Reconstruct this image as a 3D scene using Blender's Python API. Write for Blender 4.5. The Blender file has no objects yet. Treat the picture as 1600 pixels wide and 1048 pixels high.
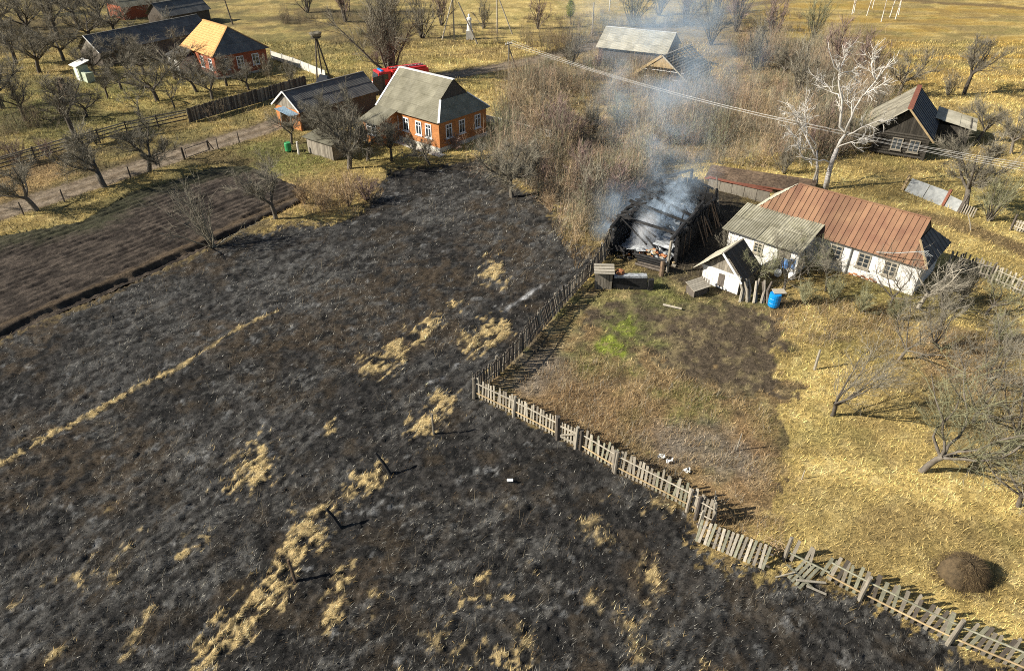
import bpy, math, random
import numpy as np
from mathutils import Vector, Matrix
random.seed(7)
RNG = np.random.default_rng(11)
R = math.radians
sc = bpy.context.scene
COL = sc.collection

# ------------------------------------------------------------------ camera
TH = R(34); FPX = 1100.0; CH = 24.0
cam_d = bpy.data.cameras.new('camera'); cam = bpy.data.objects.new('camera', cam_d); COL.objects.link(cam)
cam.location = (0, 0, CH); cam.rotation_euler = (R(90) - TH, 0, 0)
cam_d.sensor_width = 36; cam_d.lens = 36 * FPX / 1600; cam_d.clip_start = .5; cam_d.clip_end = 9000
sc.camera = cam
# ------------------------------------------------------------------ sky, sun, exposure
SUN_EL, SUN_AZ = R(32), R(10)          # light travels towards +X, a little towards +Y
w = bpy.data.worlds.new('World'); sc.world = w; w.use_nodes = True
nt = w.node_tree; bg = nt.nodes['Background']; sky = nt.nodes.new('ShaderNodeTexSky')
sky.sky_type = 'NISHITA'; sky.sun_disc = False; sky.sun_elevation = SUN_EL; sky.sun_rotation = R(270) - SUN_AZ
nt.links.new(sky.outputs[0], bg.inputs[0]); bg.inputs[1].default_value = .055
sd = bpy.data.lights.new('sun', 'SUN'); sun = bpy.data.objects.new('sun', sd); COL.objects.link(sun)
sd.energy = 5.0; sd.angle = R(.5); sd.color = (1, .935, .81)
ldir = Vector((math.cos(SUN_AZ) * math.cos(SUN_EL), math.sin(SUN_AZ) * math.cos(SUN_EL), -math.sin(SUN_EL)))
sun.rotation_euler = ldir.to_track_quat('-Z', 'Y').to_euler(); sun.location = (-60, 0, 80)
sc.render.engine = 'CYCLES'
sc.view_settings.view_transform = 'Standard'; sc.view_settings.look = 'None'
sc.view_settings.exposure = .9; sc.view_settings.gamma = 1
sc.cycles.volume_step_rate = 2.0; sc.cycles.max_bounces = 6; sc.cycles.filter_width = 1.0; sc.cycles.use_denoising = False; sc.cycles.volume_bounces = 3

# ------------------------------------------------------------------ helpers
def P(px, py, z=0.0):
    "photo pixel (1600 wide) at height z -> world point"
    u = (px - 800) / FPX; v = (py - 524) / FPX
    t = (CH - z) / (math.sin(TH) + v * math.cos(TH))
    return Vector((u * t, (math.cos(TH) - v * math.sin(TH)) * t, z))
def PY(px, py, y):
    u = (px - 800) / FPX; v = (py - 524) / FPX
    t = y / (math.cos(TH) - v * math.sin(TH))
    return Vector((u * t, y, CH - t * (math.sin(TH) + v * math.cos(TH))))
def link(name, me, mat=None, parent=None):
    o = bpy.data.objects.new(name, me); COL.objects.link(o)
    if mat is not None and me is not None and not me.materials: me.materials.append(mat)
    if parent is not None: o.parent = parent
    return o
def tag(o, label=None, cat=None, group=None, kind=None):
    if label: o['label'] = label
    if cat: o['category'] = cat
    if group: o['group'] = group
    if kind: o['kind'] = kind
    return o
def empty(name, loc, rz=0, label=None, cat=None, group=None):
    o = bpy.data.objects.new(name, None); COL.objects.link(o); o.empty_display_size = .3
    o.location = loc; o.rotation_euler = (0, 0, rz)
    return tag(o, label, cat, group)
def copy_tree(o, parent=None):
    c = o.copy(); COL.objects.link(c); c.parent = parent
    for ch in o.children: copy_tree(ch, c)
    return c
class MB:
    def __init__(s): s.v = []; s.f = []
    def poly(s, pts):
        n = len(s.v); s.v += [tuple(p) for p in pts]; s.f.append(tuple(range(n, n + len(pts)))); return s
    def hexa(s, b, t):
        n = len(s.v); s.v += [tuple(p) for p in b] + [tuple(p) for p in t]; k = len(b)
        s.f.append(tuple(n + i for i in reversed(range(k)))); s.f.append(tuple(n + k + i for i in range(k)))
        for i in range(k):
            j = (i + 1) % k; s.f.append((n + i, n + j, n + k + j, n + k + i))
        return s
    def box(s, x0, x1, y0, y1, z0, z1):
        return s.hexa([(x0, y0, z0), (x1, y0, z0), (x1, y1, z0), (x0, y1, z0)], [(x0, y0, z1), (x1, y0, z1), (x1, y1, z1), (x0, y1, z1)])
    def ext(s, pts, n, th):
        n = Vector(n).normalized() * th; pts = [Vector(p) for p in pts]
        return s.hexa([p - n for p in pts], pts)
    def beam(s, a, b, w_, h_, up=(0, 0, 1)):
        a = Vector(a); b = Vector(b); d = (b - a).normalized(); up = Vector(up)
        if abs(d.dot(up)) > .98: up = Vector((0, 1, 0))
        x = d.cross(up).normalized(); y = x.cross(d)
        q = [x * -w_ / 2 - y * h_ / 2, x * w_ / 2 - y * h_ / 2, x * w_ / 2 + y * h_ / 2, x * -w_ / 2 + y * h_ / 2]
        return s.hexa([a + k for k in q], [b + k for k in q])
    def tube(s, pts, rs, n=6, cap=True):
        pts = [Vector(p) for p in pts]; base = len(s.v); m = len(pts)
        for i, p in enumerate(pts):
            d = (pts[min(i + 1, m - 1)] - pts[max(i - 1, 0)]).normalized()
            a = Vector((0, 0, 1)) if abs(d.z) < .9 else Vector((1, 0, 0))
            x = d.cross(a).normalized(); y = d.cross(x)
            for k in range(n):
                an = 2 * math.pi * k / n; s.v.append(tuple(p + (x * math.cos(an) + y * math.sin(an)) * rs[i]))
        for i in range(m - 1):
            for k in range(n):
                k2 = (k + 1) % n; s.f.append((base + i * n + k, base + i * n + k2, base + (i + 1) * n + k2, base + (i + 1) * n + k))
        if cap: s.f.append(tuple(base + k for k in reversed(range(n)))); s.f.append(tuple(base + (m - 1) * n + k for k in range(n)))
        return s
    def lathe(s, prof, n=14, c=(0, 0, 0)):
        base = len(s.v)
        for r_, z in prof:
            for k in range(n):
                a = 2 * math.pi * k / n; s.v.append((c[0] + r_ * math.cos(a), c[1] + r_ * math.sin(a), c[2] + z))
        for i in range(len(prof) - 1):
            for k in range(n):
                k2 = (k + 1) % n; s.f.append((base + i * n + k, base + i * n + k2, base + (i + 1) * n + k2, base + (i + 1) * n + k))
        s.f.append(tuple(base + k for k in reversed(range(n)))); s.f.append(tuple(base + (len(prof) - 1) * n + k for k in range(n)))
        return s
    def mesh(s, name, mat, smooth=False):
        me = bpy.data.meshes.new(name); me.from_pydata(s.v, [], s.f); me.validate()
        if mat: me.materials.append(mat)
        if smooth: me.polygons.foreach_set('use_smooth', [True] * len(me.polygons))
        return me
    def build(s, name, mat, parent=None, smooth=False):
        return link(name, s.mesh(name, mat, smooth), None, parent)

def tri_mesh(name, V, Fc, mat, cols=None):
    "V (n,3) array, Fc (m,3) array"
    me = bpy.data.meshes.new(name); k = Fc.shape[1]
    me.vertices.add(len(V)); me.vertices.foreach_set('co', np.ascontiguousarray(V, dtype=np.float32).ravel())
    me.loops.add(Fc.size); me.loops.foreach_set('vertex_index', np.ascontiguousarray(Fc, dtype=np.int32).ravel())
    me.polygons.add(len(Fc)); me.polygons.foreach_set('loop_start', np.arange(0, Fc.size, k, dtype=np.int32))
    me.polygons.foreach_set('loop_total', np.full(len(Fc), k, dtype=np.int32))
    if cols is not None:
        at = me.attributes.new('Col', 'FLOAT_COLOR', 'POINT')
        c4 = np.ones((len(V), 4), dtype=np.float32); c4[:, :3] = cols; at.data.foreach_set('color', c4.ravel())
    me.update(calc_edges=True); me.materials.append(mat)
    return me

# ---- value noise
def _h(ix, iy, s):
    n = (ix.astype(np.int64) * 374761393 + iy.astype(np.int64) * 668265263 + s * 974711) & 0xffffffff
    n = ((n ^ (n >> 13)) * 1274126177) & 0xffffffff
    return ((n ^ (n >> 16)) & 0xffff) / 65535.0
def vn(x, y, s=0):
    ix = np.floor(x); iy = np.floor(y); fx = x - ix; fy = y - iy
    fx = fx * fx * (3 - 2 * fx); fy = fy * fy * (3 - 2 * fy); ix = ix.astype(np.int64); iy = iy.astype(np.int64)
    a = _h(ix, iy, s); b = _h(ix + 1, iy, s); c = _h(ix, iy + 1, s); d = _h(ix + 1, iy + 1, s)
    return (a * (1 - fx) + b * fx) * (1 - fy) + (c * (1 - fx) + d * fx) * fy
def fbm(x, y, s=0, o=4):
    t = 0; a = .5; n = 0
    for i in range(o): t = t + a * vn(x, y, s + i * 17); n += a; a *= .55; x = x * 2.03 + 5.1; y = y * 2.03 + 9.7
    return t / n
def sst(a, b, x): t = np.clip((x - a) / (b - a), 0, 1); return t * t * (3 - 2 * t)
def inpoly(x, y, poly):
    r = np.zeros(x.shape, bool); n = len(poly); j = n - 1
    for i in range(n):
        xi, yi = poly[i]; xj, yj = poly[j]
        if yi != yj:
            r ^= ((yi > y) != (yj > y)) & (x < (xj - xi) * (y - yi) / (yj - yi) + xi)
        j = i
    return r
def dline(x, y, pts):
    "distance to a polyline"
    d = np.full(x.shape, 1e9)
    for (ax, ay), (bx, by) in zip(pts, pts[1:]):
        L = (bx - ax) ** 2 + (by - ay) ** 2; t = np.clip(((x - ax) * (bx - ax) + (y - ay) * (by - ay)) / L, 0, 1)
        d = np.minimum(d, np.hypot(x - ax - t * (bx - ax), y - ay - t * (by - ay)))
    return d
def G(*pp): return [tuple(P(*p)[:2]) for p in pp]

# ------------------------------------------------------------------ materials
def M(name, c1, c2, scale=3.0, rough=.9, bump=.25, rnd=.18, stretch=(1, 1, 1), metal=0.0, c3=None, bscale=None, hue=0, spec=.25):
    m = bpy.data.materials.new(name); m.use_nodes = True; t = m.node_tree; N = t.nodes; Lk = t.links; b = N['Principled BSDF']
    b.inputs['Roughness'].default_value = rough; b.inputs['Metallic'].default_value = metal; b.inputs['Specular IOR Level'].default_value = spec
    tc = N.new('ShaderNodeTexCoord'); mp = N.new('ShaderNodeMapping'); mp.inputs['Scale'].default_value = stretch
    Lk.new(tc.outputs['Object'], mp.inputs[0])
    nz = N.new('ShaderNodeTexNoise'); nz.inputs['Scale'].default_value = scale; nz.inputs['Detail'].default_value = 8; nz.inputs['Roughness'].default_value = .65
    Lk.new(mp.outputs[0], nz.inputs['Vector'])
    rp = N.new('ShaderNodeValToRGB'); rp.color_ramp.elements[0].position = .33; rp.color_ramp.elements[1].position = .67
    rp.color_ramp.elements[0].color = (*c1, 1); rp.color_ramp.elements[1].color = (*c2, 1)
    if c3: e = rp.color_ramp.elements.new(.8); e.color = (*c3, 1)
    Lk.new(nz.outputs[0], rp.inputs[0])
    oi = N.new('ShaderNodeObjectInfo'); mr = N.new('ShaderNodeMapRange'); mr.inputs[3].default_value = 1 - rnd; mr.inputs[4].default_value = 1 + rnd
    Lk.new(oi.outputs['Random'], mr.inputs[0])
    mx = N.new('ShaderNodeMix'); mx.data_type = 'RGBA'; mx.blend_type = 'MULTIPLY'; mx.inputs[0].default_value = 1
    Lk.new(rp.outputs[0], mx.inputs[6]); Lk.new(mr.outputs[0], mx.inputs[7]); Lk.new(mx.outputs[2], b.inputs['Base Color'])
    if bump:
        n2 = N.new('ShaderNodeTexNoise'); n2.inputs['Scale'].default_value = bscale or scale * 6; n2.inputs['Detail'].default_value = 5; Lk.new(mp.outputs[0], n2.inputs['Vector'])
        bp = N.new('ShaderNodeBump'); bp.inputs['Strength'].default_value = bump; bp.inputs['Distance'].default_value = .03
        Lk.new(n2.outputs[0], bp.inputs['Height']); Lk.new(bp.outputs[0], b.inputs['Normal'])
    return m
def colmat(name, fine=9.0, amt=.6, bump=.5, rough=.95, transl=0.0, spec=.1):
    m = bpy.data.materials.new(name); m.use_nodes = True; t = m.node_tree; N = t.nodes; Lk = t.links; b = N['Principled BSDF']
    b.inputs['Roughness'].default_value = rough; b.inputs['Specular IOR Level'].default_value = spec
    a = N.new('ShaderNodeAttribute'); a.attribute_name = 'Col'
    if not fine: Lk.new(a.outputs['Color'], b.inputs['Base Color']); return m
    tc = N.new('ShaderNodeTexCoord'); nz = N.new('ShaderNodeTexNoise'); nz.inputs['Scale'].default_value = fine; nz.inputs['Detail'].default_value = 10; nz.inputs['Roughness'].default_value = .82
    Lk.new(tc.outputs['Object'], nz.inputs['Vector'])
    mr = N.new('ShaderNodeMapRange'); mr.inputs[1].default_value = .3; mr.inputs[2].default_value = .7; mr.inputs[3].default_value = 1 - amt; mr.inputs[4].default_value = 1 + amt
    Lk.new(nz.outputs[0], mr.inputs[0])
    mx = N.new('ShaderNodeMix'); mx.data_type = 'RGBA'; mx.blend_type = 'MULTIPLY'; mx.inputs[0].default_value = 1
    Lk.new(a.outputs['Color'], mx.inputs[6]); Lk.new(mr.outputs[0], mx.inputs[7]); Lk.new(mx.outputs[2], b.inputs['Base Color'])
    bp = N.new('ShaderNodeBump'); bp.inputs['Strength'].default_value = bump; bp.inputs['Distance'].default_value = .14
    Lk.new(nz.outputs[0], bp.inputs['Height']); Lk.new(bp.outputs[0], b.inputs['Normal'])
    return m
def brickmat(name, c1, c2, mortar):
    m = M(name, c1, c2, 1.2, .9, 0, .05); t = m.node_tree; N = t.nodes; Lk = t.links
    tc = N.new('ShaderNodeTexCoord'); sx = N.new('ShaderNodeSeparateXYZ'); Lk.new(tc.outputs['Object'], sx.inputs[0])
    ad = N.new('ShaderNodeMath'); Lk.new(sx.outputs[0], ad.inputs[0]); Lk.new(sx.outputs[1], ad.inputs[1])
    cb = N.new('ShaderNodeCombineXYZ'); Lk.new(ad.outputs[0], cb.inputs[0]); Lk.new(sx.outputs[2], cb.inputs[1])
    br = N.new('ShaderNodeTexBrick'); br.inputs['Scale'].default_value = 1; br.inputs['Brick Width'].default_value = .26; br.inputs['Row Height'].default_value = .085; br.inputs['Mortar Size'].default_value = .008
    br.inputs['Color1'].default_value = (1, 1, 1, 1); br.inputs['Color2'].default_value = (.72, .7, .7, 1); br.inputs['Mortar'].default_value = (*mortar, 1)
    Lk.new(cb.outputs[0], br.inputs['Vector'])
    b = N['Principled BSDF']; src = b.inputs['Base Color'].links[0].from_socket
    mx = N.new('ShaderNodeMix'); mx.data_type = 'RGBA'; mx.blend_type = 'MULTIPLY'; mx.inputs[0].default_value = 1
    Lk.new(src, mx.inputs[6]); Lk.new(br.outputs[0], mx.inputs[7]); Lk.new(mx.outputs[2], b.inputs['Base Color'])
    bp = N.new('ShaderNodeBump'); bp.inputs['Strength'].default_value = .4; bp.inputs['Distance'].default_value = .01; Lk.new(br.outputs['Fac'], bp.inputs['Height']); bp.invert = True
    Lk.new(bp.outputs[0], b.inputs['Normal']); return m
m_ground = colmat('soil_and_grass', 3.2, .75, .9)
m_blade = colmat('grass_blades', 0)
m_orange = brickmat('orange_brick', (.40, .15, .05), (.54, .23, .08), (1.1, 1.3, 1.5))
m_redbrick = brickmat('red_brick', (.30, .085, .045), (.40, .12, .06), (1.1, 1.3, 1.4))
m_asb = M('grey_asbestos', (.145, .135, .095), (.235, .22, .165), .9, .95, .3, .14, c3=(.19, .165, .065))
m_asb_pale = M('pale_asbestos', (.26, .24, .18), (.42, .39, .31), .9, .95, .3, .14, c3=(.30, .25, .10))
m_asb_dark = M('dark_asbestos', (.085, .085, .085), (.16, .155, .14), 1.0, .95, .3, .12)
m_asb_moss = M('mossy_asbestos', (.19, .175, .12), (.33, .31, .235), 1.4, .95, .4, .2, c3=(.24, .215, .08))
m_tile = M('orange_tile', (.42, .23, .085), (.55, .33, .13), 2.5, .85, .2, .2)
m_rust = M('rusty_roof_sheet', (.15, .072, .045), (.235, .135, .075), .7, .8, .2, .2, c3=(.31, .20, .05), stretch=(1, 1, 1), spec=.35)
m_white = M('whitewash', (.56, .54, .50), (.80, .79, .76), 1.1, .9, .15, .03)
m_wframe = M('white_paint', (.70, .70, .70), (.82, .82, .82), 4, .6, 0, .05)
m_trim = M('pale_trim', (.52, .51, .48), (.68, .67, .63), 3, .8, 0, .08)
m_glass = M('window_glass', (.02, .025, .03), (.05, .06, .07), 2, .08, 0, .2, spec=.6)
m_wood = M('grey_weathered_wood', (.15, .13, .105), (.28, .25, .20), 3, .95, .3, .25, stretch=(4, 4, .7))
m_woodp = M('pale_weathered_wood', (.24, .215, .17), (.40, .36, .29), 3, .95, .3, .2, stretch=(4, 4, .7))
m_woodd = M('dark_weathered_wood', (.06, .05, .042), (.13, .11, .09), 3, .95, .3, .3, stretch=(4, 4, .7))
m_woodx = M('blackened_timber', (.022, .02, .017), (.06, .052, .042), 3, .95, .3, .3, stretch=(4, 4, .7))
m_thatch = M('old_thatch', (.10, .09, .07), (.24, .22, .17), 2.2, .98, .6, .25, stretch=(4, 1, 1))
m_woodg = M('greenish_mossy_wood', (.13, .13, .09), (.25, .24, .18), 2.5, .95, .3, .25, stretch=(3, 3, .7))
m_rail = M('yellowed_wood', (.26, .19, .10), (.40, .30, .17), 3, .95, .2, .2)
m_char = M('charred_wood', (.008, .008, .009), (.035, .033, .032), 5, .85, .5, .3, c3=(.10, .10, .10))
m_charb = M('half_charred_wood', (.05, .032, .022), (.20, .14, .09), 4, .9, .4, .3)
m_ash = M('ash', (.10, .105, .11), (.48, .50, .52), 3, .98, .6, .1)
m_brk = M('loose_brick', (.34, .11, .045), (.52, .26, .12), 6, .95, .2, .3)
m_metald = M('dark_blue_metal_roof', (.028, .032, .045), (.05, .056, .07), 2, .6, .1, .1, spec=.4)
m_metalp = M('pale_metal_sheet', (.20, .21, .21), (.36, .37, .36), 2.5, .6, .1, .1, c3=(.30, .22, .14))
m_red = M('red_paint', (.50, .018, .02), (.62, .03, .03), 2, .4, 0, .05, spec=.5)
m_redtrim = M('faded_red_trim', (.15, .055, .035), (.24, .09, .055), 3, .8, .1, .1)
m_black = M('black_rubber', (.012, .012, .012), (.03, .03, .03), 4, .8, 0, .1)
m_concrete = M('pale_concrete', (.42, .40, .35), (.58, .56, .50), 1.5, .95, .2, .08)
m_blue = M('blue_plastic', (.0, .19, .52), (.01, .25, .62), 2, .35, 0, .05, spec=.5)
m_bluecl = M('blue_cloth', (.06, .17, .45), (.14, .3, .6), 6, .9, .3, .1)
m_blueroof = M('blue_grey_sheet', (.12, .20, .28), (.27, .36, .44), 2, .6, .1, .1)
m_green = M('green_paint', (.03, .20, .07), (.05, .3, .11), 3, .5, 0, .1)
m_palegreen = M('pale_green_board', (.34, .40, .30), (.48, .52, .40), 3, .9, .1, .08)
m_bark = M('bark', (.075, .063, .05), (.165, .145, .12), 6, .95, .5, .25, stretch=(1, 1, .4))
m_barkd = M('dark_bark', (.05, .042, .034), (.11, .092, .075), 6, .95, .5, .25, stretch=(1, 1, .4))
m_birch = M('birch_bark', (.48, .45, .40), (.74, .70, .64), 5, .85, .2, .06, c3=(.62, .56, .48), stretch=(1, 1, 2.2))
m_birchlow = M('birch_lower_bark', (.10, .09, .085), (.62, .58, .54), 7, .9, .3, .06, stretch=(1, 1, 1.5))
m_twig = M('grey_twigs', (.14, .125, .095), (.26, .235, .18), 2, .95, 0, .22)
m_twigd = M('dark_twigs', (.13, .115, .088), (.235, .21, .16), 2, .95, 0, .22)
m_twigt = M('tan_twigs', (.28, .20, .12), (.42, .31, .19), 2, .95, 0, .2)
m_twigp = M('purplish_twigs', (.17, .12, .105), (.29, .21, .18), 2, .95, 0, .2)
m_twigo = M('olive_twigs', (.15, .15, .085), (.28, .27, .16), 2, .95, 0, .2)
m_hay = M('old_hay', (.05, .037, .022), (.13, .092, .05), 5, .98, .8, .1)
m_wire = M('wire', (.38, .37, .35), (.5, .48, .45), 2, .5, 0, .05)

# ------------------------------------------------------------------ ground: zones in world coordinates
Z_BURNT = G((-700, 860), (-300, 671), (0, 530), (180, 455), (330, 386), (372, 370), (415, 366), (455, 345), (520, 352), (575, 322), (590, 285), (612, 262), (690, 258), (760, 246), (800, 292), (850, 312),
            (878, 350), (900, 380), (938, 396), (935, 412), (880, 468), (830, 525), (778, 575), (742, 602), (742, 622), (806, 650), (870, 684), (970, 742), (1030, 772), (1090, 812), (1082, 858),
            (1190, 905), (1225, 885), (1290, 912), (1345, 940), (1475, 1008), (1600, 1062), (1760, 1140), (1900, 1300), (-900, 1300))
Z_FIELD = G((-260, 470), (-60, 380), (0, 368), (130, 347), (205, 300), (262, 285), (330, 262), (385, 258), (470, 292), (478, 312), (400, 348), (330, 382), (180, 452), (0, 527), (-300, 668), (-420, 600))
ROAD = G((-200, 392), (0, 331), (100, 299), (200, 266), (300, 233), (400, 204), (470, 178), (560, 148), (640, 128), (700, 118), (760, 108), (800, 101), (860, 88), (930, 70))
TRACK2 = G((1440, 338), (1500, 352), (1600, 392), (1750, 450))
FARTRACK = G((1600, 12), (1420, 2), (1300, -10), (1150, 12), (1080, 30))
HAYTRACK = G((560, 84), (700, 84), (790, 78), (900, 60))
Z_BED = G((905, 500), (945, 465), (1040, 468), (1150, 478), (1205, 500), (1222, 560), (1195, 612), (1120, 600), (1040, 570), (960, 545))
LINE1 = G((-120, 790), (0, 726), (60, 690), (130, 655), (190, 618), (290, 566))
LINE1B = G((290, 566), (360, 522), (430, 485))
# unburnt straw patches: (px, py, radius across px, radius along px, rotation)
PATCH = [(400, 728, 38, 30, 0), (372, 752, 22, 18, 0), (492, 828, 30, 34, 0), (460, 868, 26, 28, .4), (430, 900, 32, 40, .5), (396, 938, 30, 36, .6), (362, 980, 28, 34, .6), (330, 1020, 24, 30, .5), (530, 912, 18, 22, 0), (520, 955, 16, 26, 0),
         (575, 745, 24, 22, .4), (545, 768, 16, 14, 0), (655, 665, 26, 18, .5), (690, 628, 20, 22, .5), (768, 512, 26, 20, .4), (742, 536, 26, 14, .5), (676, 503, 14, 12, 0), (655, 522, 20, 14, 0), (618, 548, 18, 18, .4), (590, 570, 24, 16, .5), (710, 475, 14, 6, 0),
         (515, 672, 8, 12, 0), (180, 890, 20, 28, .5), (205, 858, 18, 16, 0), (285, 868, 12, 14, 0), (20, 945, 16, 16, 0), (88, 1020, 18, 20, 0), (235, 958, 10, 16, .5), (205, 1006, 12, 24, 0), (930, 825, 22, 22, 0), (955, 850, 20, 24, 0),
         (1015, 900, 18, 50, -.3), (1012, 965, 14, 12, 0), (930, 940, 14, 18, 0), (980, 980, 18, 16, 0), (820, 1010, 26, 40, 0), (680, 985, 24, 34, 0), (990, 1010, 26, 30, 0), (720, 1030, 30, 26, 0), (790, 595, 14, 10, 0), (775, 420, 18, 22, .4), (430, 340, 40, 12, .5), (1030, 790, 40, 14, -.4), (770, 580, 16, 8, 0)]
GREEN = [(955, 540, 30, 22, .95), (978, 512, 34, 26, .85), (1025, 538, 14, 10, .7), (990, 580, 20, 10, .6), (1090, 640, 44, 22, .55), (1055, 650, 20, 14, .6), (930, 560, 40, 24, .45), (1200, 660, 26, 40, .35), (600, 236, 90, 18, .35), (470, 250, 60, 22, .7), (445, 262, 40, 18, .7), (420, 230, 40, 14, .6), (1090, 452, 60, 24, .45), (1030, 470, 60, 16, .5), (890, 500, 20, 24, .3), (1020, 445, 20, 20, .5),
         (1560, 330, 70, 40, .25), (200, 140, 100, 26, .45), (90, 160, 110, 30, .5), (120, 200, 100, 24, .35), (1460, 470, 70, 30, .3), (1360, 455, 80, 20, .35), (640, 215, 40, 10, .4), (520, 100, 50, 16, .35), (430, 70, 60, 20, .2)]
RUST = [(820, 590, 60, 34), (930, 650, 70, 60), (880, 620, 60, 40), (1010, 690, 60, 50), (1180, 700, 40, 50), (1140, 760, 50, 36), (1130, 830, 60, 40), (1500, 560, 60, 50), (480, 300, 90, 26), (70, 602, 20, 14), (700, 555, 14, 10), (1000, 760, 40, 26), (20, 290, 60, 40)]
GREYP = [(850, 575, 40, 30), (830, 600, 34, 20), (1060, 690, 60, 34), (1140, 715, 50, 30), (1110, 690, 40, 30)]
def blob(x, y, px, py, rx, ry, rot=0):
    c = P(px, py); s = 1.0 / (.829 * (py + 218) / CH); k = (s * s * FPX * .829 / CH)  # metres per px across / away
    a = P(px, py - ry); ay = abs(a.y - c.y); ax = rx * s
    dx = x - c.x; dy = y - c.y
    return np.sqrt((dx / ax) ** 2 + (dy / ay) ** 2)
def lerp(a, b, t): return a + (b - a) * t[:, None]
def zones(x, y):
    wx = (fbm(x * .55, y * .55, 3, 4) - .5); wy = (fbm(x * .55, y * .55, 31, 4) - .5)
    xx = x + wx * 2.2; yy = y + wy * 2.2
    f = np.clip(y / 60, .3, 2)
    z = {}
    fen = dline(x, y, G((935, 412), (880, 468), (830, 525), (742, 618), (806, 648), (870, 682), (970, 738), (1110, 806)))
    k = np.clip(fen / 2.0, .12, 1)
    e4 = fbm(x * 4.5, y * 4.5, 171, 3) - .5; e5 = fbm(x * 4.5, y * 4.5, 173, 3) - .5
    z['burnt'] = inpoly(x + (wx * 2.2 + e4 * 2.4) * k, y + (wy * 2.2 + e5 * 2.4) * k, Z_BURNT)
    z['singe'] = inpoly(x + (wx * 3.2 + e5 * 5) * k, y + (wy * 3.2 + e4 * 5) * k, Z_BURNT) | inpoly(x - .5 + e4 * 3 * k, y - .4 + e5 * 3 * k, Z_BURNT)
    z['fe'] = dline(x, y, G((-300, 668), (0, 527), (180, 452), (330, 382), (400, 352)))
    z['field'] = inpoly(x + wx * .5, y + wy * .5, Z_FIELD)
    droad = dline(x + wx * .5, y + wy * .5, ROAD); z['droad'] = droad; z['road'] = (droad < 1.75)
    n1 = fbm(x * 1.7, y * 1.7, 5, 4); n2 = fbm(x * .33, y * .33, 9, 4); n3 = fbm(x * .09, y * .09, 41, 4)
    z['n1'], z['n2'], z['n3'] = n1, n2, n3
    n4 = fbm(x * 5.5, y * 5.5, 15, 3); z['n4'] = n4
    nd = fbm((x * .55 + y * .83) * 1.1, (x * .83 - y * .55) * 5.0, 151, 3); z['nd'] = nd
    # straw left inside the burn
    s = np.zeros(len(x))
    for px, py, rx, ry, rot in PATCH:
        wk = .42 if (py > 895 and px > 640) or (px > 900 and py < 960) or px < 260 else 1.0
        d = blob(x, y, px, py, rx * .8, ry * .8, rot); s = np.maximum(s, wk * (1.05 - d * .8 + (n1 - .5) * 2.2 + (n4 - .5) * 1.6 + (nd - .5) * 2.6))
    l1 = dline(x + wx * .25, y + wy * .25, LINE1); s = np.maximum(s, 1.0 - l1 / .26 + (n1 - .5) * 2.2 + (n4 - .5) * 2.2)
    l1b = dline(x + wx * .3, y + wy * .3, LINE1B); s = np.maximum(s, .75 - l1b / .26 + (n1 - .5) * 2.4)
    px_ = 800 + FPX * x / np.maximum(y * math.cos(TH) + CH * math.sin(TH), 1)
    wild = sst(.60, .74, fbm(x * .5, y * .5, 77, 4)) * sst(.48, .66, n1) * sst(.4, .6, n4) * .75
    s = np.maximum(s, wild * sst(32, 18, y))
    z['straw'] = np.clip(s, 0, 1)
    g = np.zeros(len(x))
    for px, py, rx, ry, a in GREEN: g = np.maximum(g, a * np.clip(1.5 - blob(x, y, px, py, rx, ry) + (n1 - .5) * 1.6, 0, 1))
    z['green'] = g
    r = np.zeros(len(x))
    for px, py, rx, ry in RUST: r = np.maximum(r, np.clip(1.6 - blob(x, y, px, py, rx, ry) + (n1 - .5) * 1.8, 0, 1))
    z['rust'] = r
    q = np.zeros(len(x))
    for px, py, rx, ry in GREYP: q = np.maximum(q, np.clip(1.5 - blob(x, y, px, py, rx, ry) + (n1 - .5) * 1.6, 0, 1))
    z['greyp'] = q
    bed = inpoly(x + wx * 5 + (n1 - .5) * 2, y + wy * 5 + (n1 - .5) * 2, Z_BED); z['bed'] = bed
    return z
STRAW_A = np.array((.50, .375, .14)); STRAW_B = np.array((.31, .23, .085)); STRAW_C = np.array((.60, .48, .22))
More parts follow.
